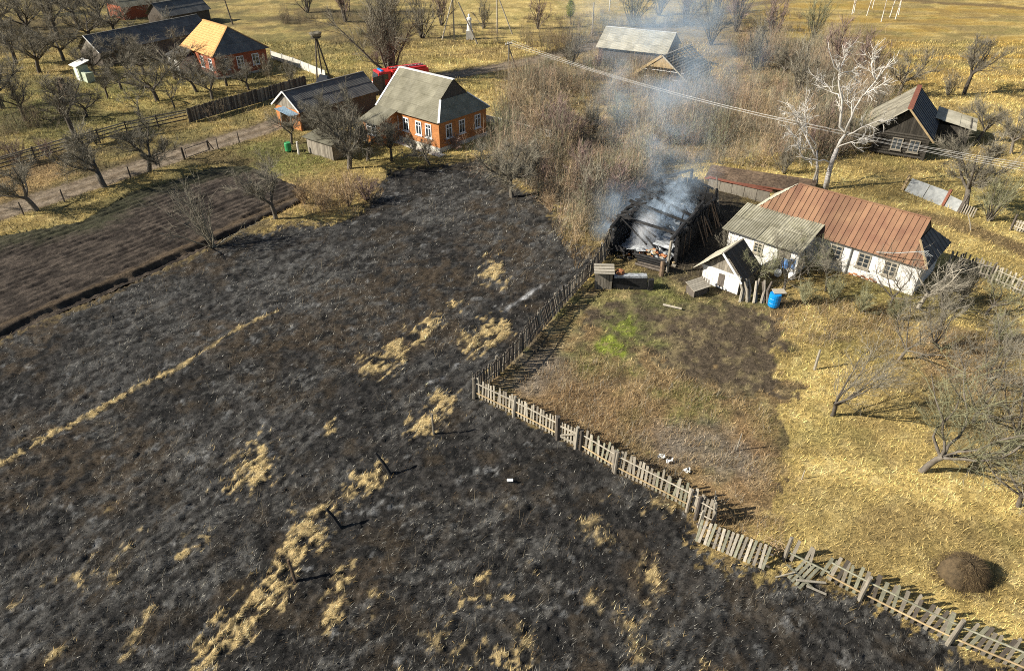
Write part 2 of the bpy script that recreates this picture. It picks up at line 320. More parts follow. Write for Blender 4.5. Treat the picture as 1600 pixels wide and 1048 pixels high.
def ground_color(x, y, z):
    n = len(x); n1, n2, n3 = z['n1'], z['n2'], z['n3']
    gx0 = x + (n2 - .5) * 5 + (n1 - .5) * 2; gy0 = y + (fbm(x * .33, y * .33, 519, 3) - .5) * 5
    st = fbm(x * .10, y * .35, 61, 4)            # streaky meadow
    c = lerp(np.tile(STRAW_B, (n, 1)), STRAW_A, sst(.32, .62, n2))
    c = lerp(c, STRAW_C, sst(.5, .75, n1) * .55)
    far = sst(70, 110, y) * sst(8, 40, x)
    c = lerp(c, np.array((.33, .22, .06)), far * sst(.4, .65, st))
    c = lerp(c, np.array((.17, .13, .055)), np.maximum(far * .9, .55) * sst(.48, .66, 1 - st) * .8)
    big = fbm(x * .22, y * .22, 511, 4); ol = fbm(x * .30, y * .30, 517, 4)
    c = lerp(c, np.array((.19, .135, .06)), sst(.52, .68, big) * .5); c = lerp(c, np.array((.20, .185, .06)), sst(.54, .70, ol) * .35)
    ud = inpoly(gx0, gy0, G((1280, 470), (1600, 480), (1640, 720), (1480, 720), (1400, 600), (1290, 520))); c = np.where(ud[:, None], lerp(c, np.array((.17, .13, .065)), .25 + .6 * sst(.4, .6, n1)), c)
    # left orchard: duller, olive, brown
    left = sst(-8, -26, x - (y - 60) * .05) * sst(44, 58, y)
    c = lerp(c, np.array((.135, .115, .05)), left * sst(.38, .60, n2) * .85)
    c = lerp(c, np.array((.09, .07, .04)), left * sst(.52, .68, n3) * .75)
    # garden between the fences: brown litter
    gx_ = x + (fbm(x * .4, y * .4, 411, 4) - .5) * 4 + (z['n1'] - .5) * 1.6; gy_ = y + (fbm(x * .4, y * .4, 413, 4) - .5) * 3
    gard = inpoly(gx_, gy_, G((742, 600), (900, 440), (1060, 430), (1230, 470), (1225, 640), (1180, 800), (1110, 800), (900, 690)))
    c = np.where(gard[:, None], lerp(lerp(np.tile(np.array((.20, .14, .07)), (n, 1)), np.array((.33, .25, .13)), sst(.4, .66, n1)), np.array((.085, .066, .04)), sst(.46, .64, fbm(x * .7, y * .7, 523, 4)) * .85), c)
    c = np.where(gard[:, None], lerp(c, np.array((.15, .155, .05)), sst(.54, .7, fbm(x * .5, y * .5, 529, 4)) * .6), c)
    c = np.where(z['bed'][:, None], lerp(np.tile(np.array((.085, .066, .045)), (n, 1)), np.array((.17, .135, .075)), sst(.48, .66, n1)), c)
    c = lerp(c, np.array((.27, .175, .09)), z['rust'] * .6)
    c = lerp(c, np.array((.21, .19, .16)), z['greyp'] * .6)
    c = lerp(c, np.array((.15, .165, .045)), np.clip(z['green'], 0, .75) * (.35 + .6 * sst(.35, .65, z['n4'])))
    c = lerp(c, np.array((.19, .225, .035)), sst(.66, .95, z['green']) * sst(.25, .55, z['n4']) * .95)
    # tracks
    t2 = dline(x + (n2 - .5) * 1.5, y, TRACK2); c = lerp(c, np.array((.13, .09, .05)), sst(1.5, .7, t2) * .8)
    t3 = dline(x + (n2 - .5) * 3, y + (n2 - .5) * 3, FARTRACK); c = lerp(c, np.array((.14, .10, .055)), sst(2.2, 1.0, t3) * .8)
    t4 = np.abs(dline(x, y, HAYTRACK) - .8); c = lerp(c, np.array((.15, .105, .055)), sst(.6, .2, t4) * .6)
    # burnt barn surroundings: soot
    b0 = P(1045, 350); db = np.hypot((x - b0.x - 1.5) / 1.0, (y - b0.y) / 1.35)
    c = lerp(c, np.array((.045, .038, .032)), sst(9.5, 5.5, db + (n1 - .5) * 4) * .95)
    tk = inpoly(gx_ + (z['n2'] - .5) * 5, gy_ + (z['n2'] - .5) * 6, G((770, 250), (830, 305), (960, 365), (1060, 250), (1230, 240), (1240, 60), (1120, 20), (900, 60), (800, 120)))
    c = np.where(tk[:, None], lerp(c, np.array((.15, .115, .08)), np.clip(.5 + (n1 - .4), .3, .95)), c)
    c = lerp(c, np.array((.10, .075, .042)), np.where(z['singe'], .55 + .4 * (z['n4'] - .3), 0))
    c = lerp(c, np.array((.075, .058, .036)), sst(1.7, .6, z['fe'] + (z['n4'] - .5) * 1.5) * .85)
    # road
    rd = z['droad']; rc = lerp(np.tile(np.array((.135, .103, .07)), (n, 1)), np.array((.215, .17, .12)), sst(.35, .65, n1))
    rut = sst(.42, .12, np.abs(rd - .75)); rc = lerp(rc, np.array((.27, .22, .165)), rut * .5)
    c = lerp(c, np.array((.10, .08, .05)), sst(2.9, 1.9, rd) * .55)
    c = np.where(z['road'][:, None], rc, c)
    # ploughed field
    fc = lerp(np.tile(np.array((.036, .029, .024)), (n, 1)), np.array((.08, .064, .051)), sst(.35, .68, n1))
    fe = dline(x, y, G((-300, 668), (0, 527), (180, 452), (330, 382), (478, 312)))
    fc = lerp(fc, np.array((.10, .07, .04)), sst(1.6, .5, np.abs(fe - 1.3) + (1 - n1) * 1.2) * .6)
    ft = dline(x, y, G((-60, 380), (0, 368), (130, 347), (205, 300), (262, 285), (330, 262), (385, 258)))
    fc = lerp(fc, np.array((.05, .052, .028)), sst(3.6, 1.0, ft + (n1 - .5) * 2) * .7)
    c = np.where(z['field'][:, None], fc, c)
    # burn: char, brown, pale ash, grey stems
    dirn = fbm((x * .8 + y * .5) * 1.1, (y * .8 - x * .5) * 3.0, 23, 4)
    bc = lerp(np.tile(np.array((.016, .0155, .015)), (n, 1)), np.array((.045, .042, .039)), sst(.42, .62, z['n4'] * .6 + n1 * .4))
    bc = lerp(bc, np.array((.11, .107, .10)), sst(.45, .68, dirn) * sst(.32, .6, n2) * .8 * (.4 + .6 * sst(.4, .6, z['n4'])))
    bc = lerp(bc, np.array((.06, .045, .029)), sst(.54, .74, fbm(x * .8, y * .8, 88, 4)) * .5)
    la = sst(.44, .62, fbm(x * .13, y * .13, 541, 4)); bc = lerp(bc, np.array((.095, .092, .086)), la * (.04 + .66 * sst(.46, .64, z['nd'])))
    lb = sst(.50, .66, fbm(x * .17, y * .17, 547, 4)); bc = lerp(bc, np.array((.062, .046, .03)), lb * sst(.38, .6, n1) * .7)
    bc = lerp(bc, np.array((.20, .20, .195)), sst(.66, .82, fbm(x * 1.2, y * 1.2, 99, 4)) * sst(.4, .65, z['n4']) * .8)
    ash = dline(x, y, G((790, 485), (815, 468), (845, 445))); bc = lerp(bc, np.array((.5, .5, .5)), sst(.55, .1, ash + (1 - n1) * .7))
    ash = dline(x, y, G((672, 598), (690, 590), (715, 570))); bc = lerp(bc, np.array((.55, .55, .55)), sst(.45, .1, ash + (1 - n1) * .6))
    bc = lerp(bc, np.array((.48, .36, .17)), sst(.1, .9, z['straw']) * (.45 + .55 * sst(.35, .6, z['n4'])))
    c = np.where(z['burnt'][:, None], bc, c)
    return np.clip(c, .006, .8)
def ground_height(x, y, z):
    h = (fbm(x * 1.3, y * 1.3, 201, 4) - .5) * .14 + (fbm(x * .12, y * .12, 203, 3) - .5) * .35 * sst(10, 40, y)
    h = h * sst(400, 200, y)
    b = z['burnt']; h = h + np.where(b, (fbm(x * 3.4, y * 3.4, 205, 5) - .5) * .26 + (z['nd'] - .5) * .08 + np.clip(z['straw'], 0, 1) * .05, 0)
    h = h + np.where(z['bed'], (fbm(x * 3.5, y * 3.5, 207, 3) - .5) * .22, 0)
    a = G((0, 527), (330, 382)); ang = math.atan2(a[1][1] - a[0][1], a[1][0] - a[0][0])
    u = -(x - a[0][0]) * math.sin(ang) + (y - a[0][1]) * math.cos(ang)
    fur = np.sin(u * 2 * math.pi / .7 + (z['n2'] - .5) * 1.2) * .05 * sst(.25, .6, z['n2']) + np.sin(u * 2 * math.pi / 3.1 + z['n2'] * 3) * .045 + (z['n1'] - .5) * .10 + (z['n4'] - .5) * .16
    edge = -sst(.55, .15, np.abs(u - .15 + (z['n1'] - .5) * .5)) * .18 + sst(.7, .2, np.abs(u - 1.05)) * .16
    h = np.where(z['field'], h * .4 + fur + edge, h)
    rd = z['droad']; h = np.where(rd < 3, h * sst(1.2, 3, rd) * .7 - sst(2.2, 1.5, rd) * .10 - sst(.45, .1, np.abs(rd - .75)) * .05, h)
    h = h + sst(150, 900, y) * 14
    return h
def gz(x, y):
    X = np.array([float(x)]); Y = np.array([float(y)]); return float(ground_height(X, Y, zones(X, Y))[0])

ys = [12.0]
while ys[-1] < 170: ys.append(ys[-1] * 1.0058)
ys = [-60, -25, -5, 3, 7, 9, 10, 11] + ys + list(np.geomspace(178, 5000, 26))
ts = np.concatenate([[-30, -14, -7, -4, -2.4, -1.7, -1.35, -1.15], np.linspace(-1, 1, 540), [1.15, 1.35, 1.7, 2.4, 4, 7, 14, 30]])
ysa = np.array(ys); half = .85 * (.829 * np.maximum(ysa, 10) + 13.4) + 1
gx = (ts[None, :] * half[:, None]).ravel(); gy = np.repeat(ysa, len(ts))
zn = zones(gx, gy); gcol = ground_color(gx, gy, zn); gh = ground_height(gx, gy, zn)
nr, nc = len(ys), len(ts)
idx = np.arange(nr * nc).reshape(nr, nc)
quads = np.stack([idx[:-1, :-1], idx[:-1, 1:], idx[1:, 1:], idx[1:, :-1]], -1).reshape(-1, 4)
zone = np.zeros(nr * nc, int); zone[zn['burnt']] = 1; zone[zn['field']] = 2; zone[zn['road']] = 3
zone[(gy > 150) | (gy < 0)] = 0
qz = zone[quads[:, 0]]
GV = np.stack([gx, gy, gh], 1)
_a = G((0, 527), (330, 382)); _ang = math.atan2(_a[1][1] - _a[0][1], _a[1][0] - _a[0][0])
_u = np.arange(-1.5, 24, .09); _s = np.arange(-34, 32, .22); SS_, UU_ = np.meshgrid(_s, _u)
fx = (_a[0][0] + SS_ * math.cos(_ang) - UU_ * math.sin(_ang)).ravel(); fy = (_a[0][1] + SS_ * math.sin(_ang) + UU_ * math.cos(_ang)).ravel()
fzn = zones(fx, fy); fcol = ground_color(fx, fy, fzn); fh = ground_height(fx, fy, fzn); fin = fzn['field'] & ~fzn['road']
fidx = np.arange(fx.size).reshape(SS_.shape); fq = np.stack([fidx[:-1, :-1], fidx[:-1, 1:], fidx[1:, 1:], fidx[1:, :-1]], -1).reshape(-1, 4); fq = fq[fin[fq].all(1)]
_ux, _inv = np.unique(fq, return_inverse=True); me = tri_mesh('ploughed_field', np.stack([fx, fy, fh], 1)[_ux], _inv.reshape(fq.shape), m_ground, fcol[_ux]); me.polygons.foreach_set('use_smooth', np.ones(len(me.polygons), bool)); tag(link('ploughed_field', me), kind='structure')
GV[zn['field'], 2] -= .3; qz[qz == 2] = 0
for k, nm in ((0, 'ground'), (1, 'burnt_field'), (3, 'dirt_road')):
    q = quads[qz == k]; u, inv = np.unique(q, return_inverse=True)
    me = tri_mesh(nm, GV[u], inv.reshape(q.shape), m_ground, gcol[u]); me.polygons.foreach_set('use_smooth', np.ones(len(me.polygons), bool))
    tag(link(nm, me), kind='structure')

# ------------------------------------------------------------------ grass and stems: thin blades
def blades(base, az, tilt, length, width, cols, bend=None):
    "one tapered triangle (or bent pair) per blade"
    n = len(base)
    d = np.stack([np.cos(az) * np.sin(tilt), np.sin(az) * np.sin(tilt), np.cos(tilt)], 1)
    pa = az + np.pi / 2 + RNG.uniform(-.9, .9, n); pz = np.stack([np.cos(pa), np.sin(pa), np.zeros(n)], 1)
    tip = base + d * length[:, None]
    V = np.empty((n, 3, 3)); V[:, 0] = base - pz * width[:, None] / 2; V[:, 1] = base + pz * width[:, None] / 2; V[:, 2] = tip
    Fc = np.arange(n * 3).reshape(n, 3); return V.reshape(-1, 3), Fc, np.repeat(cols, 3, axis=0)
def sample(n, y0, y1, wpow=1.6):
    yy = np.linspace(y0, y1, 4000); dp = .829 * yy + 13.4; pdf = (.85 * dp + 1) / dp ** wpow; cdf = np.cumsum(pdf); cdf /= cdf[-1]
    y = np.interp(RNG.random(n), cdf, yy); t = RNG.uniform(-1, 1, n); return t * (.85 * (.829 * y + 13.4)), y
def grass(name, n, y0, y1, select, colf, lenr, widr, tiltr, label, cat, wpow=2.2, dirbias=None):
    x, y = sample(n, y0, y1, wpow); z = zones(x, y); k = select(x, y, z); x = x[k]; y = y[k]; z = {a: b[k] for a, b in z.items()}
    h = ground_height(x, y, z); m = len(x); c = colf(x, y, z)
    sc_ = np.clip((.829 * y + 13.4) / 40, .7, 3)
    az = RNG.uniform(0, 2 * np.pi, m)
    if dirbias is not None: az = np.where(RNG.random(m) < .6, dirbias + fbm(x * .25, y * .25, 55, 3) * 3 + RNG.normal(0, .35, m), az)
    L = RNG.uniform(*lenr, m) * (0.6 + .4 * sc_); W = RNG.uniform(*widr, m) * sc_
    V, Fc, C = blades(np.stack([x, y, h - .01], 1), az, RNG.uniform(*tiltr, m), L, W, c)
    return tag(link(name, tri_mesh(name, V, Fc, m_blade, C)), label, cat, kind='stuff')
def jit(c, a=.25): return np.clip(c * (1 + RNG.normal(0, a, (len(c), 1))), .006, .75)
def pick(x, opts, wts):
    i = RNG.choice(len(opts), len(x), p=np.array(wts) / sum(wts)); return np.array(opts)[i]
def burnt_c(x, y, z):
    dirn = fbm((x * .8 + y * .5) * 1.1, (y * .8 - x * .5) * 3.0, 23, 4); k = sst(.44, .62, dirn) * sst(.33, .6, z['n2']) * sst(.3, .55, z['n4'])
    a = pick(x, [(.009, .009, .009), (.022, .021, .019), (.055, .051, .047), (.08, .056, .033)], [34, 26, 8, 5]); b = pick(x, [(.05, .046, .04), (.13, .125, .11), (.22, .21, .185), (.36, .34, .29)], [14, 20, 17, 9])
    return jit(np.where((RNG.random(len(x)) < .09 + .62 * k + .08 * sst(.44, .62, fbm(x * .13, y * .13, 541, 4)))[:, None], b, a), .3)
grass('burnt_grass', 420000, 11.5, 80, lambda x, y, z: z['burnt'] & (z['straw'] < .45) & (RNG.random(len(x)) < .35 + 1.1 * z['n2']), burnt_c, (.06, .24), (.012, .03), (.7, 1.55), 'charred and ash grey grass stubble covering the burnt field', 'burnt grass', dirbias=-.7)
grass('straw_tufts', 330000, 11.5, 62, lambda x, y, z: z['burnt'] & (RNG.random(len(x)) < z['straw'] ** 1.3), lambda x, y, z: jit(pick(x, [(.52, .40, .20), (.42, .30, .13), (.60, .50, .30), (.20, .13, .06)], [5, 4, 3, 4]), .25), (.10, .34), (.014, .034), (.4, 1.4), 'pale unburnt straw patches and strips left in the blackened field', 'straw', dirbias=-.7)
def dry_c(x, y, z):
    g = ground_color(x, y, z); return jit(g * 1.3, .42)
grass('dry_grass', 520000, 11.5, 120, lambda x, y, z: ~z['burnt'] & ~z['field'] & (z['droad'] > 1.9) & ((z['fe'] > 1.0) | (RNG.random(len(x)) < .25)) & (~z['bed'] | (RNG.random(len(x)) < .35)), dry_c, (.08, .38), (.014, .038), (.2, 1.35), 'dry golden winter grass over the gardens and meadow', 'grass', 1.9)
grass('field_edge_grass', 60000, 30, 66, lambda x, y, z: z['field'] & (z['n1'] > .62), lambda x, y, z: jit(ground_color(x, y, z) * 1.3, .3), (.05, .14), (.01, .02), (.3, 1.4), 'sparse weeds sprouting on the ploughed soil', 'weeds')
# tall dry weeds in the garden, along fences and in the thicket edge
W_POLY = [G((800, 600), (900, 560), (1060, 585), (1200, 640), (1215, 780), (1130, 790), (1000, 730), (880, 670)), G((1210, 470), (1400, 470), (1420, 520), (1330, 560), (1210, 520)), G((455, 300), (560, 270), (600, 300), (570, 335), (480, 340)), G((860, 350), (960, 350), (950, 400), (900, 420)), G((1090, 800), (1230, 810), (1220, 870), (1140, 860)), G((1480, 520), (1600, 520), (1600, 620), (1500, 640))]
def weedsel(x, y, z):
    k = np.zeros(len(x), bool)
    for p in W_POLY: k |= inpoly(x, y, p)
    return k & (z['n2'] + z['n1'] > .92)
grass('tall_weeds', 420000, 14, 62, weedsel, lambda x, y, z: jit(pick(x, [(.28, .18, .09), (.38, .29, .16), (.17, .12, .065), (.30, .27, .22)], [3, 4, 4, 2]), .22), (.25, .75), (.010, .02), (.15, 1.0), 'tangled tall rust brown weeds in the garden', 'weeds')
grass('burnt_stems', 26000, 12, 62, lambda x, y, z: z['burnt'] & (z['n2'] > .5), lambda x, y, z: jit(pick(x, [(.22, .18, .12), (.10, .08, .06), (.30, .26, .19), (.03, .03, .03)], [3, 3, 2, 2]), .2), (.3, .9), (.008, .014), (.1, .8), 'thin scorched stalks standing in the burnt field', 'stalks')

# ------------------------------------------------------------------ building helpers
def clip2(poly, axis, val, keep_less):
    out = []; n = len(poly)
    for i in range(n):
        a = poly[i]; b = poly[(i + 1) % n]
        ia = (a[axis] <= val) if keep_less else (a[axis] >= val); ib = (b[axis] <= val) if keep_less else (b[axis] >= val)
        if ia: out.append(a)
        if ia != ib:
            t = (val - a[axis]) / (b[axis] - a[axis]); out.append((a[0] + (b[0] - a[0]) * t, a[1] + (b[1] - a[1]) * t))
    return out
def area2(p): return abs(sum(p[i][0] * p[(i + 1) % len(p)][1] - p[(i + 1) % len(p)][0] * p[i][1] for i in range(len(p)))) / 2
def pieces(parent, name, poly, udir, du, dv, mat, style='flat', th=.03, gap=.006, pitch=.16, amp=.028, wob=.012, join=False, miss=0.0, miss_at=None):
    "cover a plane polygon (3D, seen from outside counter-clockwise) with separate sheets, boards or tiles"
    poly = [Vector(p) for p in poly]; u = Vector(udir).normalized()
    nrm = Vector((0, 0, 0))
    for i in range(len(poly)): nrm += poly[i].cross(poly[(i + 1) % len(poly)])
    nrm.normalize()
    if nrm.z < -1e-4: nrm = -nrm
    v = nrm.cross(u).normalized()
    if v.z < 0: v = -v
    o = poly[0]; p2 = [((p - o).dot(u) + o.dot(u), (p - o).dot(v)) for p in poly]; ou = o.dot(u)
    def W3(a, b, h=0): return o + u * (a - ou) + v * b + nrm * h
    umin = min(p[0] for p in p2); umax = max(p[0] for p in p2); vmin = min(p[1] for p in p2); vmax = max(p[1] for p in p2)
    J = MB(); res = []
    i0 = math.floor(umin / du); j = 0; vv = vmin
    while vv < vmax - 1e-3:
        for i in range(i0, math.ceil(umax / du) + 1):
            a, b = i * du, (i + 1) * du
            q = clip2(clip2(clip2(clip2(p2, 0, a, False), 0, b, True) or [], 1, vv, False) or [], 1, vv + dv, True) if p2 else []
            if len(q) < 3 or area2(q) < .012: continue
            if random.random() < miss or (miss_at and miss_at(*W3(sum(k[0] for k in q) / len(q), sum(k[1] for k in q) / len(q)))): continue
            mb = J if join else MB(); h = random.uniform(0, wob); tl = th * .8
            if style == 'corr':
                qa = min(k[0] for k in q); qb = max(k[0] for k in q); n = max(2, int(round((qb - qa) / (pitch / 2)))); cols = []
                for k in range(n + 1):
                    uu = qa + (qb - qa) * k / n; uc = min(max(uu, qa + 1e-4), qb - 1e-4); hit = []
                    for m_ in range(len(q)):
                        A, B = q[m_], q[(m_ + 1) % len(q)]
                        if (A[0] <= uc) != (B[0] <= uc): hit.append(A[1] + (B[1] - A[1]) * (uc - A[0]) / (B[0] - A[0]))
                    if len(hit) >= 2: cols.append((uu, min(hit), max(hit), int(round(uu / (pitch / 2)))))
                base = len(mb.v)
                for uu, h0, h1, kk in cols:
                    off = amp if kk % 2 else 0
                    for vq in (h0 - .05, h1): mb.v.append(tuple(W3(uu, vq, off + h + .03 * (1 - (vq - vv) / dv))))
                for k in range(len(cols) - 1): mb.f.append((base + 2 * k, base + 2 * k + 2, base + 2 * k + 3, base + 2 * k + 1))
            else:
                cu = sum(k[0] for k in q) / len(q); cv = sum(k[1] for k in q) / len(q)
                sh = []
                for (s, t) in q:
                    s2 = s - math.copysign(min(gap, abs(s - cu)), s - cu); t2 = t - math.copysign(min(gap, abs(t - cv)), t - cv); sh.append(W3(s2, t2, h + (tl * (1 - (t - vv) / dv) if style == 'tile' else 0)))
                mb.hexa([p_ - nrm * th for p_ in sh], sh)
                if style == 'seam':
                    qa = min(k[0] for k in q); e = [k for k in q if k[0] < qa + .02]
                    if len(e) >= 2:
                        v0 = min(k[1] for k in e); v1 = max(k[1] for k in e); mb.beam(W3(qa + .01, v0, h + .02), W3(qa + .01, v1, h + .02), .035, .05, nrm)
            if not join: res.append(mb.build(name, mat, parent))
        vv += dv
    if join: res.append(tag(J.build(name, mat, parent), kind='stuff'))
    return res
def window(parent, org, xd, w_, h_, out, frame=None, bars='T', sill=True, label=None):
    "window on a wall: org = lower left corner, xd = direction along wall, out = outward normal"
    xd = Vector(xd).normalized(); out = Vector(out).normalized(); up = Vector((0, 0, 1)); o = Vector(org); fr = frame or m_wframe
    mb = MB(); t = .09
    def bar(x0, x1, z0, z1, d=.05): a = o + xd * x0 + up * z0; mb.hexa([a, o + xd * x1 + up * z0, o + xd * x1 + up * z1, o + xd * x0 + up * z1], [k + out * d for k in (a, o + xd * x1 + up * z0, o + xd * x1 + up * z1, o + xd * x0 + up * z1)])
    bar(0, t, 0, h_); bar(w_ - t, w_, 0, h_); bar(t, w_ - t, 0, t); bar(t, w_ - t, h_ - t, h_)
    bar(w_ / 2 - .035, w_ / 2 + .035, t, h_ - t, .04)
    if bars == 'T': bar(t, w_ - t, h_ * .66, h_ * .66 + .06, .039)
    if bars == 'G': bar(t, w_ - t, h_ * .33, h_ * .33 + .05, .039); bar(t, w_ - t, h_ * .66, h_ * .66 + .05, .039)
    f = mb.build('window', fr, parent)
    if label: f['label'] = label
    for a, b in ((t, w_ / 2 - .035), (w_ / 2 + .035, w_ - t)):
        q = [o + xd * a + up * t, o + xd * b + up * t, o + xd * b + up * (h_ - t), o + xd * a + up * (h_ - t)]
        MB().hexa([k + out * .006 for k in q], [k + out * .02 for k in q]).build('pane', m_glass, f)
    if sill:
        a = o - xd * .08 - up * .09; b = o + xd * (w_ + .08) - up * .09
        MB().hexa([a, b, b + up * .07, a + up * .07], [k + out * .14 for k in (a, b, b + up * .07, a + up * .07)]).build('sill', fr, f)
    return f
def wall_ring(parent, x0, x1, y0, y1, z0, z1, mat, name='wall', t=.3):
    "four separate wall slabs"
    for nm, b in (('front', (x0, x1, y0, y0 + t)), ('back', (x0, x1, y1 - t, y1)), ('l', (x0, x0 + t, y0 + t, y1 - t)), ('r', (x1 - t, x1, y0 + t, y1 - t))):
        MB().box(*b, z0, z1).build(name, mat, parent)
def gable_x(parent, x, th, y0, y1, z0, zr, mat, name='gable', ym=None):
    ym = (y0 + y1) / 2 if ym is None else ym
    p = [(x, y0, z0), (x, y1, z0), (x, ym, zr)]
    return MB().hexa(p, [(a + th, b, c) for a, b, c in p]).build(name, mat, parent)

# ------------------------------------------------------------------ orange brick house
def brick_house():
    H = empty('brick_house', (-7.1, 67.9, 0), R(-40.5), 'orange brick house with grey gabled roof and white windows', 'house')
    L, W, e, r = 8.6, 6.8, 3.05, 6.2; xg = -1.15; zs = 4.55; oh = .3
    wall_ring(H, -L, 0, 0, W, .45, e, m_orange)
    MB().box(-L - .06, .06, -.06, W + .06, -.3, .45).build('foundation', m_concrete, H)
    ye, yb, ym = -oh, W + oh, W / 2; ze = e - .05; xr = oh; xl = -L - .3
    sl = (r - ze) / (ym - ye); ys_ = ye + (zs - ze) / sl; ysb = yb - (zs - ze) / sl
    rf = MB().beam((xl, ym, r + .03), (xg + .1, ym, r + .03), .3, .09).build('roof', m_trim, H); rf['label'] = 'grey sheet roof with pale ridge cap'
    pieces(rf, 'roof_sheet', [(xl, ye, ze), (xr, ye, ze), (xg, ys_, zs), (xg, ym, r), (xl, ym, r)], (1, 0, 0), 1.13, 1.3, m_asb, 'corr', pitch=.15, amp=.02)
    pieces(rf, 'roof_sheet', [(xr, yb, ze), (xl, yb, ze), (xl, ym, r), (xg, ym, r), (xg, ysb, zs)], (1, 0, 0), 1.13, 1.3, m_asb, 'corr', pitch=.15, amp=.02)
    pieces(rf, 'roof_sheet', [(xr, ye, ze), (xr, yb, ze), (xg, ysb, zs), (xg, ys_, zs)], (0, 1, 0), 1.13, 1.3, m_asb, 'corr', pitch=.15, amp=.02)
    gable_x(H, xg - .08, .06, ys_ - .05, ysb + .05, zs - .1, r - .06, m_woodd)
    gable_x(H, -L, .3, 0, W, e, r - .12, m_orange)
    for a, b in (((xr, ye, ze + .06), (xg, ys_, zs + .06)), ((xr, yb, ze + .06), (xg, ysb, zs + .06)), ((xl, ye, ze + .07), (xl, ym, r + .05))):
        MB().beam(a, b, .2, .06).build('hip_cap', m_wframe, rf)
    for x in (-6.3, -4.75, -2.9, -1.5): window(H, (x - .42, 0, 1.2), (1, 0, 0), .85, 1.35, (0, -1, 0))
    for y in (.9, 2.75, 5.05): window(H, (0, y, 1.2), (0, 1, 0), .85, 1.35, (1, 0, 0))
    # porch wing, front left
    p = MB().box(-8.5, -5.95, -2.45, -.003, -.3, 2.25).build('porch', m_orange, H)
    pieces(p, 'porch_roof_sheet', [(-8.75, -2.85, 2.2), (-5.6, -2.85, 2.2), (-5.6, -.18, 3.12), (-8.75, -.18, 3.12)], (1, 0, 0), 1.13, 1.5, m_asb, 'corr', pitch=.15, amp=.02)
    for x0, x1 in ((-8.5, -8.2), (-6.25, -5.95)):
        pr = [(x0, -2.45, 2.25), (x0, -.003, 2.25), (x0, -.003, 3.02)]; MB().hexa(pr, [(x1, b, c) for a, b, c in pr]).build('porch_gable', m_orange, p)
    window(p, (-8.0, -2.45, .9), (1, 0, 0), 1.5, 1.1, (0, -1, 0), bars='G')
    d = MB().box(-5.95, -5.9, -1.7, -.85, 0, 2.0).build('door', m_woodd, H); MB().box(-5.9, -5.87, -.98, -.93, .95, 1.1).build('handle', m_metalp, d)
    MB().box(-5.94, .9, -1.0, -.07, -.2, .06).build('walkway', m_concrete, H)
brick_house()

# ------------------------------------------------------------------ outbuilding behind the brick house
def gable_house(name, label, C, A, L, W, e, r, roofm, wallm, oh=.3, du=1.13, dv=1.5, style='corr', gm=None, cat='house', pitch=.16, amp=.022, x0=0, trim=None, **k):
    H = empty(name, (C[0], C[1], 0), A, label, cat)
    wall_ring(H, x0, L, 0, W, -.3, e, wallm, t=.2)
    ym = W / 2; ze = e - .1
    rf = MB().beam((x0 - oh, ym, r + .05), (L + oh, ym, r + .05), .22, .06).build('roof', trim or roofm, H)
    pieces(rf, 'roof_sheet', [(x0 - oh, -oh, ze), (L + oh, -oh, ze), (L + oh, ym, r), (x0 - oh, ym, r)], (1, 0, 0), du, dv, roofm, style, pitch=pitch, amp=amp, **k)
    pieces(rf, 'roof_sheet', [(L + oh, W + oh, ze), (x0 - oh, W + oh, ze), (x0 - oh, ym, r), (L + oh, ym, r)], (1, 0, 0), du, dv, roofm, style, pitch=pitch, amp=amp, **k)
    for xx in (x0, L - .12): 
        g = gable_x(H, xx, .12, 0, W, e, r - .1, gm or wallm)
    return H
OB = gable_house('outbuilding', 'long low outbuilding with dark sheet roof left of the brick house', (-22.4, 74.7), R(51), 10.6, 4.2, 2.1, 3.75, m_asb_dark, m_woodd, gm=m_wood, cat='outbuilding'); MB().box(-.06, -.003, 0, 4.2, -.2, 2.08).build('brick_front', m_orange, OB)
# boards on the near gable
pieces(OB, 'gable_board', [(-.03, .1, 2.1), (-.03, 4.1, 2.1), (-.03, 2.1, 3.6)], (0, 1, 0), .22, 3, m_wood, th=.02)
for a, b in (((-.32, -.3, 2.08), (-.32, 2.1, 3.82)), ((-.32, 4.5, 2.08), (-.32, 2.1, 3.82))): MB().beam(a, b, .06, .16).build('barge_board', m_trim, OB)
# connecting dark board screen between outbuilding and house
SC = empty('board_screen', P(590, 152), 0, 'dark board screen between the outbuilding and the brick house', 'fence')
a = P(585, 150); b = P(618, 140); d = (b - a)
for i in range(12):
    p = a + d * (i / 12) - P(590, 152); q = a + d * ((i + .93) / 12) - P(590, 152)
    MB().beam((p.x, p.y, 1.0), (q.x, q.y, 1.0), .04, 2.3).build('board', m_woodd, SC)
# lean-to with blue sheets and low shed in the yard
LT = empty('lean_to', (*P(458, 206)[:2], 0), R(52), 'lean-to with blue grey sheet roof in front of the outbuilding', 'shed')
for x, y in ((0, 0), (4.4, 0), (0, 1.7), (4.4, 1.7)): MB().box(x, x + .12, y, y + .12, -.3, 1.75 + y * .15).build('post', m_wood, LT)
MB().box(.12, 4.4, 1.72, 1.78, 0, 1.9).build('wall', m_wood, LT)
pieces(LT, 'roof_sheet', [(-.4, -.5, 1.75), (5, -.5, 1.75), (5, 2.1, 2.12), (-.4, 2.1, 2.12)], (1, 0, 0), .95, 3, m_blueroof, 'corr', pitch=.2, amp=.03)
LS = empty('low_shed', (*P(505, 245)[:2], 0), R(-38), 'low grey wooden shed among bushes beside the green barrel', 'shed')
wall_ring(LS, -2.2, 1.6, 0, 2.2, -.2, 1.5, m_wood, t=.08)
pieces(LS, 'wall_board', [(-2.2, -.02, 0), (1.6, -.02, 0), (1.6, -.02, 1.5), (-2.2, -.02, 1.5)], (1, 0, 0), .2, 3, m_wood, th=.02)
